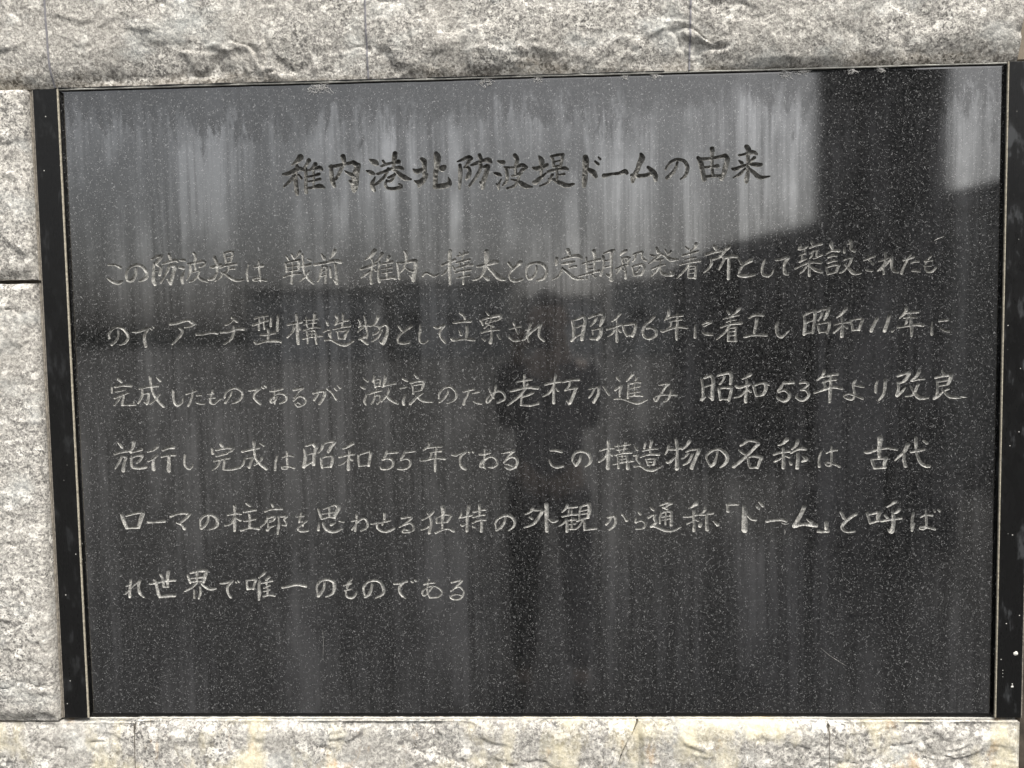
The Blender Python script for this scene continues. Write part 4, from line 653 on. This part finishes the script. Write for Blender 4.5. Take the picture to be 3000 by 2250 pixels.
for line in STROKES.strip().split("\n"):
    name, body = line.split(" ", 1)
    big = body.startswith("T")
    if big: body = body[1:]
    strokes = []
    for s in body.split("/"):
        a = np.array([float(t) for t in s.split()]).reshape(-1, 3)
        a[:, 0] = a[:, 0] * 0.0005 - 0.85; a[:, 1] = 0.588 - a[:, 1] * 0.0005; a[:, 2] *= 0.00025
        if len(a) > 2:      # round the run of the brush
            pts = [a[0]]
            for i in range(len(a) - 1):
                p0 = a[max(i - 1, 0)]; p1 = a[i]; p2 = a[i + 1]; p3 = a[min(i + 2, len(a) - 1)]
                for t in (1 / 3, 2 / 3, 1.0):
                    c = 0.5 * ((2 * p1) + (-p0 + p2) * t + (2 * p0 - 5 * p1 + 4 * p2 - p3) * t * t + (-p0 + 3 * p1 - 3 * p2 + p3) * t ** 3)
                    c[2] = max(c[2], 0.0006); pts.append(c)
            a = np.array(pts)
        strokes.append(a)
    allp = np.concatenate(strokes)
    pad = 0.006 + allp[:, 2].max()
    i0 = int((allp[:, 0].min() - pad - U0) / CELL); i1 = int((allp[:, 0].max() + pad - U0) / CELL)
    j0 = int((V1 - allp[:, 1].max() - pad) / CELL); j1 = int((V1 - allp[:, 1].min() + pad) / CELL)
    X, Z = np.meshgrid(gx[i0:i1 + 1], gz[j0:j1 + 1], indexing='ij')
    f = np.full(X.shape, 1.0)
    for a in strokes:
        for p, q in zip(a[:-1], a[1:]):
            d = q[:2] - p[:2]; L2 = max(d @ d, 1e-12)
            t = np.clip(((X - p[0]) * d[0] + (Z - p[1]) * d[1]) / L2, 0, 1)
            dist = np.hypot(X - p[0] - t * d[0], Z - p[1] - t * d[1]) - (p[2] + (q[2] - p[2]) * t)
            f = np.minimum(f, dist)
    f = f + 0.00035 * fbm(X * 260, Z * 260, 2, 5) - (0.0007 if big else 0.0007)
    gxx, gzz = np.gradient(f, CELL, -CELL)
    gn = np.maximum(np.hypot(gxx, gzz), 0.3)
    near = np.abs(f) < 0.6 * CELL
    sx = np.where(near, -f * gxx / gn ** 2, 0); sz = np.where(near, -f * gzz / gn ** 2, 0)
    lim = 0.48 * CELL
    sx = np.clip(sx, -lim, lim); sz = np.clip(sz, -lim, lim)
    ins = (f <= -0.6 * CELL)
    cap = 0.0075 if big else 0.0042
    D = np.clip(-f, 0, None)
    dd = cap * (1 - np.exp(-D * (3.8 if big else 2.8) / cap)) * (1 + (0.45 if big else 0.3) * fbm(X * 260, Z * 260, 3, 12)) + 0.0004 * (fbm(X * 900, Z * 900, 2, 2))
    dd = np.where(ins, np.maximum(dd, 0.0004), 0)
    own = owner[i0:i1, j0:j1]
    cell_in = ins[:-1, :-1] | ins[1:, :-1] | ins[1:, 1:] | ins[:-1, 1:]
    free = own == -1
    S = np.s_[i0:i1 + 1, j0:j1 + 1]
    dep[S] = np.maximum(dep[S], dd); inside[S] |= ins
    sn = near & ~snapped[S]
    off[S][..., 0][sn] = sx[sn]; off[S][..., 1][sn] = sz[sn]
    snapped[S] |= near
    own[cell_in & free] = len(letters)
    letters.append((name, i0, i1, j0, j1))
off[inside] = 0

def letter_mesh(k, name, i0, i1, j0, j1):
    ci, cj = np.nonzero(owner[i0:i1, j0:j1] == k); ci = ci + i0; cj = cj + j0
    q = np.stack([ci * (NZ + 1) + cj + NZ * 0, (ci + 1) * (NZ + 1) + cj, (ci + 1) * (NZ + 1) + cj + 1, ci * (NZ + 1) + cj + 1], -1)[:, ::-1]
    ids, inv = np.unique(q, return_inverse=True)
    vi, vj = ids // (NZ + 1), ids % (NZ + 1)
    P = np.stack([gx[vi] + off[vi, vj, 0], dep[vi, vj], gz[vj] + off[vi, vj, 1] + ZC], -1)
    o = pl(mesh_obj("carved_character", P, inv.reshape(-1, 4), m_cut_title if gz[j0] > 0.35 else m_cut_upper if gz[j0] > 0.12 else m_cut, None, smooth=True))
    o["label"] = "carved character " + name
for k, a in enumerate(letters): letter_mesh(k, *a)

# the polished face around the letters: single quads along the outlines, long runs elsewhere
slabcell = owner < 0
sv = snapped & ~inside
special = slabcell & (sv[:-1, :-1] | sv[1:, :-1] | sv[1:, 1:] | sv[:-1, 1:])
plain = slabcell & ~special
quads = []
ci, cj = np.nonzero(special)
def corner(i, j): return np.stack([gx[i] + off[i, j, 0] * (~inside[i, j]), 0 * gx[i], gz[j] + off[i, j, 1] * (~inside[i, j]) + ZC], -1)
quads.append(np.stack([corner(ci, cj + 1), corner(ci + 1, cj + 1), corner(ci + 1, cj), corner(ci, cj)], 1))
pp = np.zeros((NX + 2, NZ), np.int8); pp[1:-1] = plain
df = np.diff(pp, axis=0)
# rows that have no letters at all are merged in height too
full = plain.all(axis=0)
j = 0; R = []
while j < NZ:
    if full[j]:
        k = j
        while k < NZ and full[k]: k += 1
        R.append((0, NX, j, k)); j = k
    else:
        s = np.nonzero(df[:, j] == 1)[0]; e = np.nonzero(df[:, j] == -1)[0]
        R += [(a, b, j, j + 1) for a, b in zip(s, e)]; j += 1
R = np.array(R)
zz = np.zeros(len(R))
quads.append(np.stack([np.stack([gx[R[:, 0]], zz, gz[R[:, 3]] + ZC], -1), np.stack([gx[R[:, 1]], zz, gz[R[:, 3]] + ZC], -1),
                       np.stack([gx[R[:, 1]], zz, gz[R[:, 2]] + ZC], -1), np.stack([gx[R[:, 0]], zz, gz[R[:, 2]] + ZC], -1)], 1))
Q = np.concatenate(quads).reshape(-1, 3)
nq = len(Q) // 4
# chamfer and sides
xa, xb, za, zb = gx[0], gx[-1], gz[-1] + ZC, gz[0] + ZC
xo, zo0, zo1, yc_, yb = 0.8465, ZC - 0.5820, ZC + 0.5860, 0.0055, 0.055
rim = [(xa,0,za),(xb,0,za),(xb,0,zb),(xa,0,zb),(-xo,yc_,zo0),(xo,yc_,zo0),(xo,0.0006,zo1),(-xo,0.0006,zo1),(-xo,yb,zo0),(xo,yb,zo0),(xo,yb,zo1),(-xo,yb,zo1)]
rf = [(4,5,1,0),(5,6,2,1),(6,7,3,2),(7,4,0,3),(8,9,5,4),(9,10,6,5),(10,11,7,6),(11,8,4,7),(9,8,11,10)]
V = np.concatenate([Q, np.array(rim)])
F = np.concatenate([np.arange(nq * 4).reshape(-1, 4), np.array(rf) + nq * 4])
pl(mesh_obj("polished_slab", V, F, m_slab))

# edge strips (black) with a worn tan inner edge
def strip(side, mat, z0, z1, label):
    xi, xo_ = 0.8462, 0.8915
    a, b = (xi, xo_) if side > 0 else (-xo_, -xi)
    o = pl(mesh_obj("edge_strip", *box_geo(a, b, -0.009, 0.05, z0 + ZC, z1 + ZC, 0.0009), mat)); o["label"] = label
    x = xi - 0.0019 if side > 0 else -xi - 0.0005
    pl(mesh_obj("edge_trim", *box_geo(x, x + 0.0024, -0.0096, -0.0062, z0 + ZC + 0.0005, z1 + ZC - 0.0005, 0.0006), m_bead))
strip(-1, m_stripL, -0.5868, 0.5865, "black strip left of the carved slab")
strip(1, m_stripR, -0.5860, 0.5875, "black stained strip right of the carved slab")
pl(mesh_obj("joint_infill", *box_geo(-0.8460, 0.8460, 0.0035, 0.05, ZC - 0.5888, ZC - 0.5821), m_black))  # black band filling the gap below the slab
pl(mesh_obj("joint_infill", *box_geo(-0.8938, -0.8921, -0.0072, 0.05, ZC - 0.586, ZC + 0.5855), m_seal))
pl(mesh_obj("joint_infill", *box_geo(-0.8955, -0.8942, -0.0055, 0.05, ZC - 0.586, ZC + 0.5855), m_black))
pl(mesh_obj("joint_infill", *box_geo(0.8920, 0.8936, -0.0080, 0.05, ZC - 0.586, ZC + 0.587), m_seal))

# paint drops on the right strip and small chips of mortar
def blob(name, c, r, seed, mat, parent=None, flat=0.35):
    rg = random.Random(seed); n = 11; P = [(c[0], c[1] - r * flat, c[2])]
    for k in range(n):
        a = 2 * math.pi * k / n; rr = r * rg.uniform(0.6, 1.25); P.append((c[0] + rr * 0.6 * math.cos(a), c[1] - r * flat * .7, c[2] + rr * 0.6 * math.sin(a)))
    for k in range(n):
        a = 2 * math.pi * k / n; rr = r * rg.uniform(0.85, 1.3); P.append((c[0] + rr * math.cos(a), c[1] + 0.0004, c[2] + rr * math.sin(a)))
    F = [(0, 1 + k, 1 + (k + 1) % n) for k in range(n)] + [(1 + k, 1 + n + k, 1 + n + (k + 1) % n, 1 + (k + 1) % n) for k in range(n)]
    return mesh_obj(name, P, F, mat, parent, True)
m_drop = mat_plain("dried white paint", (0.62, 0.61, 0.56), 0.6, 0.1, 300, 0.1)
for i, (x, z, r) in enumerate([(0.8795, -0.4655, 0.0042), (0.8745, -0.5275, 0.0026), (0.8745, -0.5225, 0.0012), (0.8570, -0.497, 0.0009), (0.8572, -0.503, 0.0009), (0.8571, -0.509, 0.0008)]):
    pl(blob("paint_drop", (x, -0.009, ZC + z), r, i, m_drop))

# scratches in the polish
def scratch(pts, w):
    P, F = [], []
    for i, (x, z) in enumerate(pts):
        a, b = pts[max(i - 1, 0)], pts[min(i + 1, len(pts) - 1)]
        dx, dz = b[0] - a[0], b[1] - a[1]; L = math.hypot(dx, dz); k = w * (0.35 if i in (0, len(pts) - 1) else 1)
        P += [(x - dz / L * k, -0.00012, ZC + z + dx / L * k), (x + dz / L * k, -0.00012, ZC + z - dx / L * k)]
    for i in range(len(pts) - 1): F.append((2 * i, 2 * i + 1, 2 * i + 3, 2 * i + 2))
    return pl(mesh_obj("scratch", P, F, m_cut))
for pts, w in [([(0.4594, -0.2235), (0.4644, -0.2261), (0.4681, -0.2267), (0.4742, -0.2255)], 0.0007), ([(0.4663, -0.2362), (0.4669, -0.2406), (0.4663, -0.2457)], 0.0006), ([(0.5325, -0.4579), (0.5487, -0.4721), (0.5624, -0.4812), (0.5787, -0.4915)], 0.0003), ([(0.7272, 0.2821), (0.7337, 0.2856), (0.7438, 0.2890)], 0.0008), ([(0.7291, 0.2779), (0.7320, 0.2814)], 0.0006), ([(-0.5408, 0.4121), (-0.5404, 0.4066)], 0.0005), ([(0.7766, 0.0031), (0.7827, 0.0018), (0.7899, 0.0011)], 0.001), ([(0.6280, -0.0010), (0.6353, -0.0060)], 0.0005), ([(-0.3929, -0.4205), (-0.3917, -0.4435), (-0.3940, -0.4764)], 0.0002)]:
    scratch(pts, w)

# ------------------------------------------------------------------ cobwebs along the joint over the plaque
webs = [(-0.3665, 0.5785, 0.013, "large fluffy cobweb tuft hanging from the joint over the plaque, leftmost of all"),
        (-0.0685, 0.5810, 0.010, "grey cobweb tuft over the middle of the plaque, second from the left"),
        (0.0260, 0.5825, 0.006, "small cobweb tuft just right of the plaque's middle, at the top joint"),
        (0.1820, 0.5830, 0.006, "small cobweb tuft, left one of the close pair above the title's right half"),
        (0.2360, 0.5825, 0.007, "small cobweb tuft, right one of the close pair above the title's right half"),
        (0.4640, 0.5800, 0.010, "dusty cobweb smear above the pale water streaks"),
        (0.4950, 0.5830, 0.007, "thin cobweb tuft directly right of the smear above the pale water streaks"),
        (0.5810, 0.5815, 0.007, "wispy cobweb, left of the last two near the top right corner"),
        (0.6310, 0.5820, 0.006, "wispy cobweb nearest the top right corner of the plaque")]
for wi, (x, z, r, lab) in enumerate(webs):
    rg = random.Random(wi + 5); V, F = [], []
    for s in range(int(26 + r * 3000)):
        # a curly thread made of thin triangular tubes
        ang = rg.uniform(0, 6.28); p = Vector((rg.gauss(0, r * 0.6), -0.0012 - abs(rg.gauss(0, 0.0012)), rg.gauss(0, r * 0.38)))
        if p.z > 0.004: p.z = 0.004
        pts = []
        for t in range(7):
            pts.append(p.copy()); ang += rg.uniform(-1.1, 1.1)
            p = p + Vector((math.cos(ang), rg.uniform(-.3, .3), math.sin(ang) * 0.8)) * r * 0.14
            p.y = min(p.y, -0.0006)
        w = rg.uniform(0.00012, 0.00026); b = len(V)
        for q in pts:
            for a in (0, 2.1, 4.2): V.append((q.x + w * math.cos(a), q.y + w * math.sin(a) * 0.7, q.z + w * math.sin(a)))
        for t in range(6):
            for a in range(3): F.append((b + 3 * t + a, b + 3 * t + (a + 1) % 3, b + 3 * t + 3 + (a + 1) % 3, b + 3 * t + 3 + a))
    o = mesh_obj("cobweb", V, F, m_web); o.location = (x, 0, ZC + z)
    tag(o, lab, "cobweb", "cobwebs along the top joint")

# ------------------------------------------------------------------ the place in front of the wall (seen mirrored in the polish)
m_conc = mat_plain("weathered concrete", (0.42, 0.41, 0.40), 0.85, 0.2, 3, 0.3)
m_darkc = mat_plain("dark stained concrete", (0.075, 0.075, 0.078), 0.85, 0.3, 3, 0.3)
m_roofd = mat_plain("dark sheet roof", (0.05, 0.052, 0.06), 0.6, 0.2, 5, 0.2)
m_wallg = mat_plain("grey rendered wall", (0.30, 0.295, 0.285), 0.85, 0.15, 3, 0.2)
m_glass = mat_plain("dark window", (0.02, 0.022, 0.025), 0.15, 0.1, 5, 0.0, 0.5)

def part_box(name, parent, x0, x1, y0, y1, z0, z1, mat, ch=0.01):
    px, py, pz = parent.location
    v, f = box_geo(x0, x1, y0, y1, z0, z1, ch)
    o = mesh_obj(name, [(a - px, b - py, c - pz) for a, b, c in v], f, mat, parent); return o

# tall pillar four metres behind the photographer's back wall line
pil = tag(empty("concrete_pillar", (2.45, -4.4, 0)), "tall dark square concrete pillar standing opposite the plaque", "pillar")
part_box("base", pil, 2.06, 2.90, -4.8, -3.93, 0, 0.35, m_darkc, 0.02)
part_box("shaft", pil, 2.19, 2.83, -4.73, -4.0, 0.352, 6.2, m_darkc, 0.03)
part_box("capital", pil, 2.06, 2.90, -4.8, -3.93, 6.202, 6.5, m_darkc, 0.02)

# low shed with a single-pitch roof, left of the pillar in the reflection
shed = tag(empty("low_shed", (3.2, -9.5, 0)), "low dark shed with a sloping sheet roof beyond the pillar", "shed")
part_box("wall", shed, 2.35, 6.5, -12, -8.5, 0, 2.35, m_darkc, 0.01)
px, py, pz = shed.location
rv = [(2.25, -8.3, 2.352), (6.6, -8.3, 2.352), (6.6, -12.2, 2.352), (2.25, -12.2, 2.352), (2.25, -8.3, 2.62), (6.6, -8.3, 3.55), (6.6, -12.2, 3.55), (2.25, -12.2, 2.62)]
mesh_obj("roof", [(a - px, b - py, c) for a, b, c in rv], [(0,1,2,3),(4,5,6,7),(0,4,5,1),(1,5,6,2),(2,6,7,3),(3,7,4,0)], m_roofd, shed)
for k in range(3):
    part_box("window", shed, 2.9 + k * 1.2, 3.6 + k * 1.2, -8.498, -8.44, 1.1, 1.9, m_glass, 0.008)

# grey boundary wall to the right
bw = tag(empty("boundary_wall", (7.0, -7.2, 0)), "grey rendered wall right of the pillar, facing the plaque", "wall")
part_box("panel", bw, 3.3, 12.0, -7.4, -7.2, 0, 2.85, m_wallg, 0.01)
part_box("coping", bw, 3.25, 12.05, -7.45, -7.15, 2.852, 2.95, m_conc, 0.01)

# far harbour sheds and hills
rg = random.Random(3)
specs = [(-24, -13.5, 62, 5.6), (-12.5, -2.5, 66, 6.3), (-1.5, 6, 70, 5.0), (7, 17, 64, 6.0)]
names = ["flat-roofed harbour shed at the left end of the far row", "tallest harbour building, second from the left in the far row",
         "lowest narrow harbour building in the far row", "grey harbour building behind the low shed, right end of the far row"]
for (x0, x1, d, h), lab in zip(specs, names):
    b = tag(empty("harbour_building", ((x0 + x1) / 2, -d, 0)), lab, "building", "far row of harbour buildings")
    part_box("wall", b, x0, x1, -d - 9, -d, 0, h, m_pale if rg.random() < .7 else m_conc, 0.05)
    part_box("roof", b, x0 - .3, x1 + .3, -d - 9.3, -d + .3, h + .002, h + .4, m_roofd, 0.05)
    n = int((x1 - x0) / 3)
    for k in range(n):
        xx = x0 + (k + .5) * (x1 - x0) / n
        part_box("window", b, xx - .7, xx + .7, -d + .002, -d + .06, h * .45, h * .45 + 1.2, m_glass, 0.02)
xs = np.linspace(-380, 380, 90)
hv = [(x, -420, 0) for x in xs] + [(x, -420 - 0 * x, 5 + 4 * (1 + fbm(np.array([x / 70]), np.array([0.5]), 4, 9)[0])) for x in xs] + [(x, -640, 0) for x in xs]
hf = [(i, i + 1, 91 + i, 90 + i) for i in range(89)] + [(90 + i, 91 + i, 181 + i, 180 + i) for i in range(89)]
tag(mesh_obj("hills", hv, hf, mat_plain("far hillside", (0.05, 0.06, 0.05), 0.95, 0.3, 0.05, 0.1)), kind='structure')

# ------------------------------------------------------------------ the photographer
m_skin = mat_plain("skin", (0.24, 0.185, 0.15), 0.55, 0.06, 30, 0.05)
m_jacket = mat_plain("dark jacket cloth", (0.03, 0.031, 0.036), 0.85, 0.2, 90, 0.3)
m_trouser = mat_plain("black trousers cloth", (0.02, 0.02, 0.022), 0.9, 0.2, 90, 0.3)
m_shoe = mat_plain("dark shoe leather", (0.02, 0.018, 0.016), 0.5, 0.2, 50, 0.1)
m_hair = mat_plain("dark hair", (0.012, 0.010, 0.009), 0.6, 0.3, 200, 0.4)
m_phone = mat_plain("phone back", (0.02, 0.02, 0.022), 0.25, 0.05, 50, 0.0)
PX, PY = 0.06, -1.80
person = tag(empty("person", (PX, PY, 0)), "person in a dark jacket and black trousers raising a phone towards the plaque", "person")
def skin(name, chains, mat, subd=2):
    """chains: lists of (x, y, z, radius); points given twice (same coordinates) join"""
    vs, rs, es, key = [], [], [], {}
    for ch in chains:
        prev = None
        for (x, y, z, r) in ch:
            k = (round(x, 4), round(y, 4), round(z, 4))
            if k not in key: key[k] = len(vs); vs.append((x, y, z)); rs.append(r)
            i = key[k]
            if prev is not None and prev != i: es.append((prev, i))
            prev = i
    me = bpy.data.meshes.new(name); me.from_pydata(vs, es, [])
    o = bpy.data.objects.new(name, me); COL.objects.link(o); o.parent = person
    md = o.modifiers.new("Skin", 'SKIN'); md.use_smooth_shade = True; md.branch_smoothing = 0.6
    for i, r in enumerate(rs):
        d = me.skin_vertices[0].data[i]; d.radius = (r, r) if not isinstance(r, tuple) else r; d.use_root = (i == 0)
    s = o.modifiers.new("Subdivision", 'SUBSURF'); s.levels = subd; s.render_levels = subd
    me.materials.append(mat)
    return o
def arm(s):
    sh, el = (0.175 * s, 0.0, 1.375, 0.05), (0.155 * s, 0.10, 1.15, 0.041)
    wr = (0.085 * s - 0.03, 0.345, 1.440, 0.026)
    return sh, el, wr
pelvis = (0, 0, 0.93, (0.15, 0.105))
body = [[pelvis, (0, 0.005, 1.12, (0.135, 0.095)), (0, 0, 1.33, (0.145, 0.095)), (0, 0.0, 1.43, 0.055), (0, 0.015, 1.49, 0.052)]]
for s in (-1, 1):
    sh, el, wr = arm(s)
    body.append([(0, 0, 1.33, (0.145, 0.095)), sh, el, wr])
    palm = (0.098 * s - 0.035, 0.365, 1.487, 0.021)
    body.append([wr, palm])
    hx = 0.09 * s - 0.035
    for k in range(4):   # four fingers behind the phone, unequal and bent
        L = (0.026, 0.031, 0.029, 0.022)[k]; z = 1.522 - k * 0.017
        body.append([palm, (hx - 0.004 * s, 0.372, z - 0.006, 0.0095), (hx - (0.004 + L) * s, 0.381, z, 0.0085), (hx - (0.004 + L * 1.75) * s, 0.377, z - 0.002, 0.0078)])
    body.append([palm, (hx - 0.006 * s, 0.352, 1.478, 0.0105), (hx - 0.030 * s, 0.350, 1.487, 0.0095), (hx - 0.046 * s, 0.352, 1.494, 0.0085)])
    body.append([pelvis, (0.095 * s, 0.0, 0.86, 0.08), (0.11 * s, 0.012, 0.48, 0.052), (0.12 * s, -0.01, 0.09, 0.036), (0.125 * s, 0.10, 0.035, 0.030)])
skin("body", body, m_skin)
# head: one closed surface with brow, nose, lips, chin and ears
nu_, nv_ = 40, 28
hvv = []
for j in range(nv_ + 1):
    ph = math.pi * j / nv_
    for i in range(nu_):
        th = 2 * math.pi * i / nu_
        x = 0.076 * math.sin(ph) * math.sin(th); y = 0.096 * math.sin(ph) * math.cos(th); z = 0.118 * math.cos(ph)
        if z < 0: x *= 1 + z * 2.2; y = y * (1 + z * 1.0) + 0.012 * (-z / 0.118)
        fr = max(0, math.cos(th)) ** 8
        nose = 0.024 * math.exp(-((z + 0.022) / 0.020) ** 2) * math.exp(-((x) / 0.012) ** 2) * (math.cos(th) > 0)
        lips = 0.006 * math.exp(-((z + 0.058) / 0.009) ** 2) * math.exp(-((x) / 0.022) ** 2) * (math.cos(th) > 0)
        brow = 0.004 * math.exp(-((z - 0.022) / 0.010) ** 2) * fr
        eye = -0.007 * math.exp(-((z - 0.004) / 0.010) ** 2) * math.exp(-((abs(x) - 0.030) / 0.012) ** 2) * (math.cos(th) > 0)
        ear = 0.014 * math.exp(-((z + 0.006) / 0.024) ** 2) * math.exp(-((y + 0.008) / 0.014) ** 2)
        y += nose + lips + brow + eye; x += ear * (1 if x > 0 else -1) * (abs(x) > 0.05)
        hvv.append((x, y + 0.025, z + 1.575))
hff = [(j * nu_ + i, j * nu_ + (i + 1) % nu_, (j + 1) * nu_ + (i + 1) % nu_, (j + 1) * nu_ + i) for j in range(nv_) for i in range(nu_)]
head = mesh_obj("head", hvv, hff, m_skin, person, True)
hair = [(x * 1.10, (y - 0.025) * 1.09 + 0.019, (z - 1.575) * 1.10 + 1.580) for x, y, z in hvv]
hairf = [q for q in hff if all((hair[k][2] > 1.635 or (hair[k][1] < 0.02 and hair[k][2] > 1.50)) for k in q)]
mesh_obj("hair", hair, hairf, m_hair, person, True)
for s in (-1, 1):
    P, F = [], []
    for j in range(7):
        for i in range(10):
            a, b = math.pi * j / 6, 2 * math.pi * i / 10
            P.append((0.030 * s + 0.011 * math.sin(a) * math.cos(b), 0.105 + 0.011 * math.sin(a) * math.sin(b), 1.579 + 0.0085 * math.cos(a)))
    F = [(j * 10 + i, j * 10 + (i + 1) % 10, (j + 1) * 10 + (i + 1) % 10, (j + 1) * 10 + i) for j in range(6) for i in range(10)]
    mesh_obj("eye", P, F, m_phone, person, True)
jk = [[(0, 0, 0.86, (0.175, 0.125)), (0, 0.005, 1.12, (0.16, 0.115)), (0, 0, 1.33, (0.165, 0.112)), (0, 0.0, 1.42, 0.068)]]
for s in (-1, 1):
    sh, el, wr = arm(s)
    jk.append([(0, 0, 1.33, (0.165, 0.112)), (sh[0], sh[1], sh[2], 0.068), (el[0], el[1], el[2], 0.055), (wr[0] * 0.97 + el[0] * 0.03, wr[1] * 0.97 + el[1] * 0.03, wr[2] * 0.97 + el[2] * .03, 0.038)])
skin("jacket", jk, m_jacket)
skin("trousers", [[(0, 0, 0.95, (0.155, 0.112)), (0.098 * s, 0.0, 0.84, 0.092), (0.112 * s, 0.012, 0.48, 0.070), (0.122 * s, -0.008, 0.085, 0.055)] for s in (-1, 1)], m_trouser)
for s in (-1, 1):
    skin("shoe", [[(0.123 * s, -0.045, 0.05, 0.042), (0.125 * s, 0.04, 0.045, 0.043), (0.13 * s, 0.15, 0.036, 0.036)]], m_shoe)
phone = tag(empty("phone", (0.025, -1.426, 1.5)), "dark phone held up sideways by the photographer", "phone")
mesh_obj("casing", *box_geo(-0.079, 0.079, -0.004, 0.004, -0.037, 0.037, 0.002), m_phone, phone)
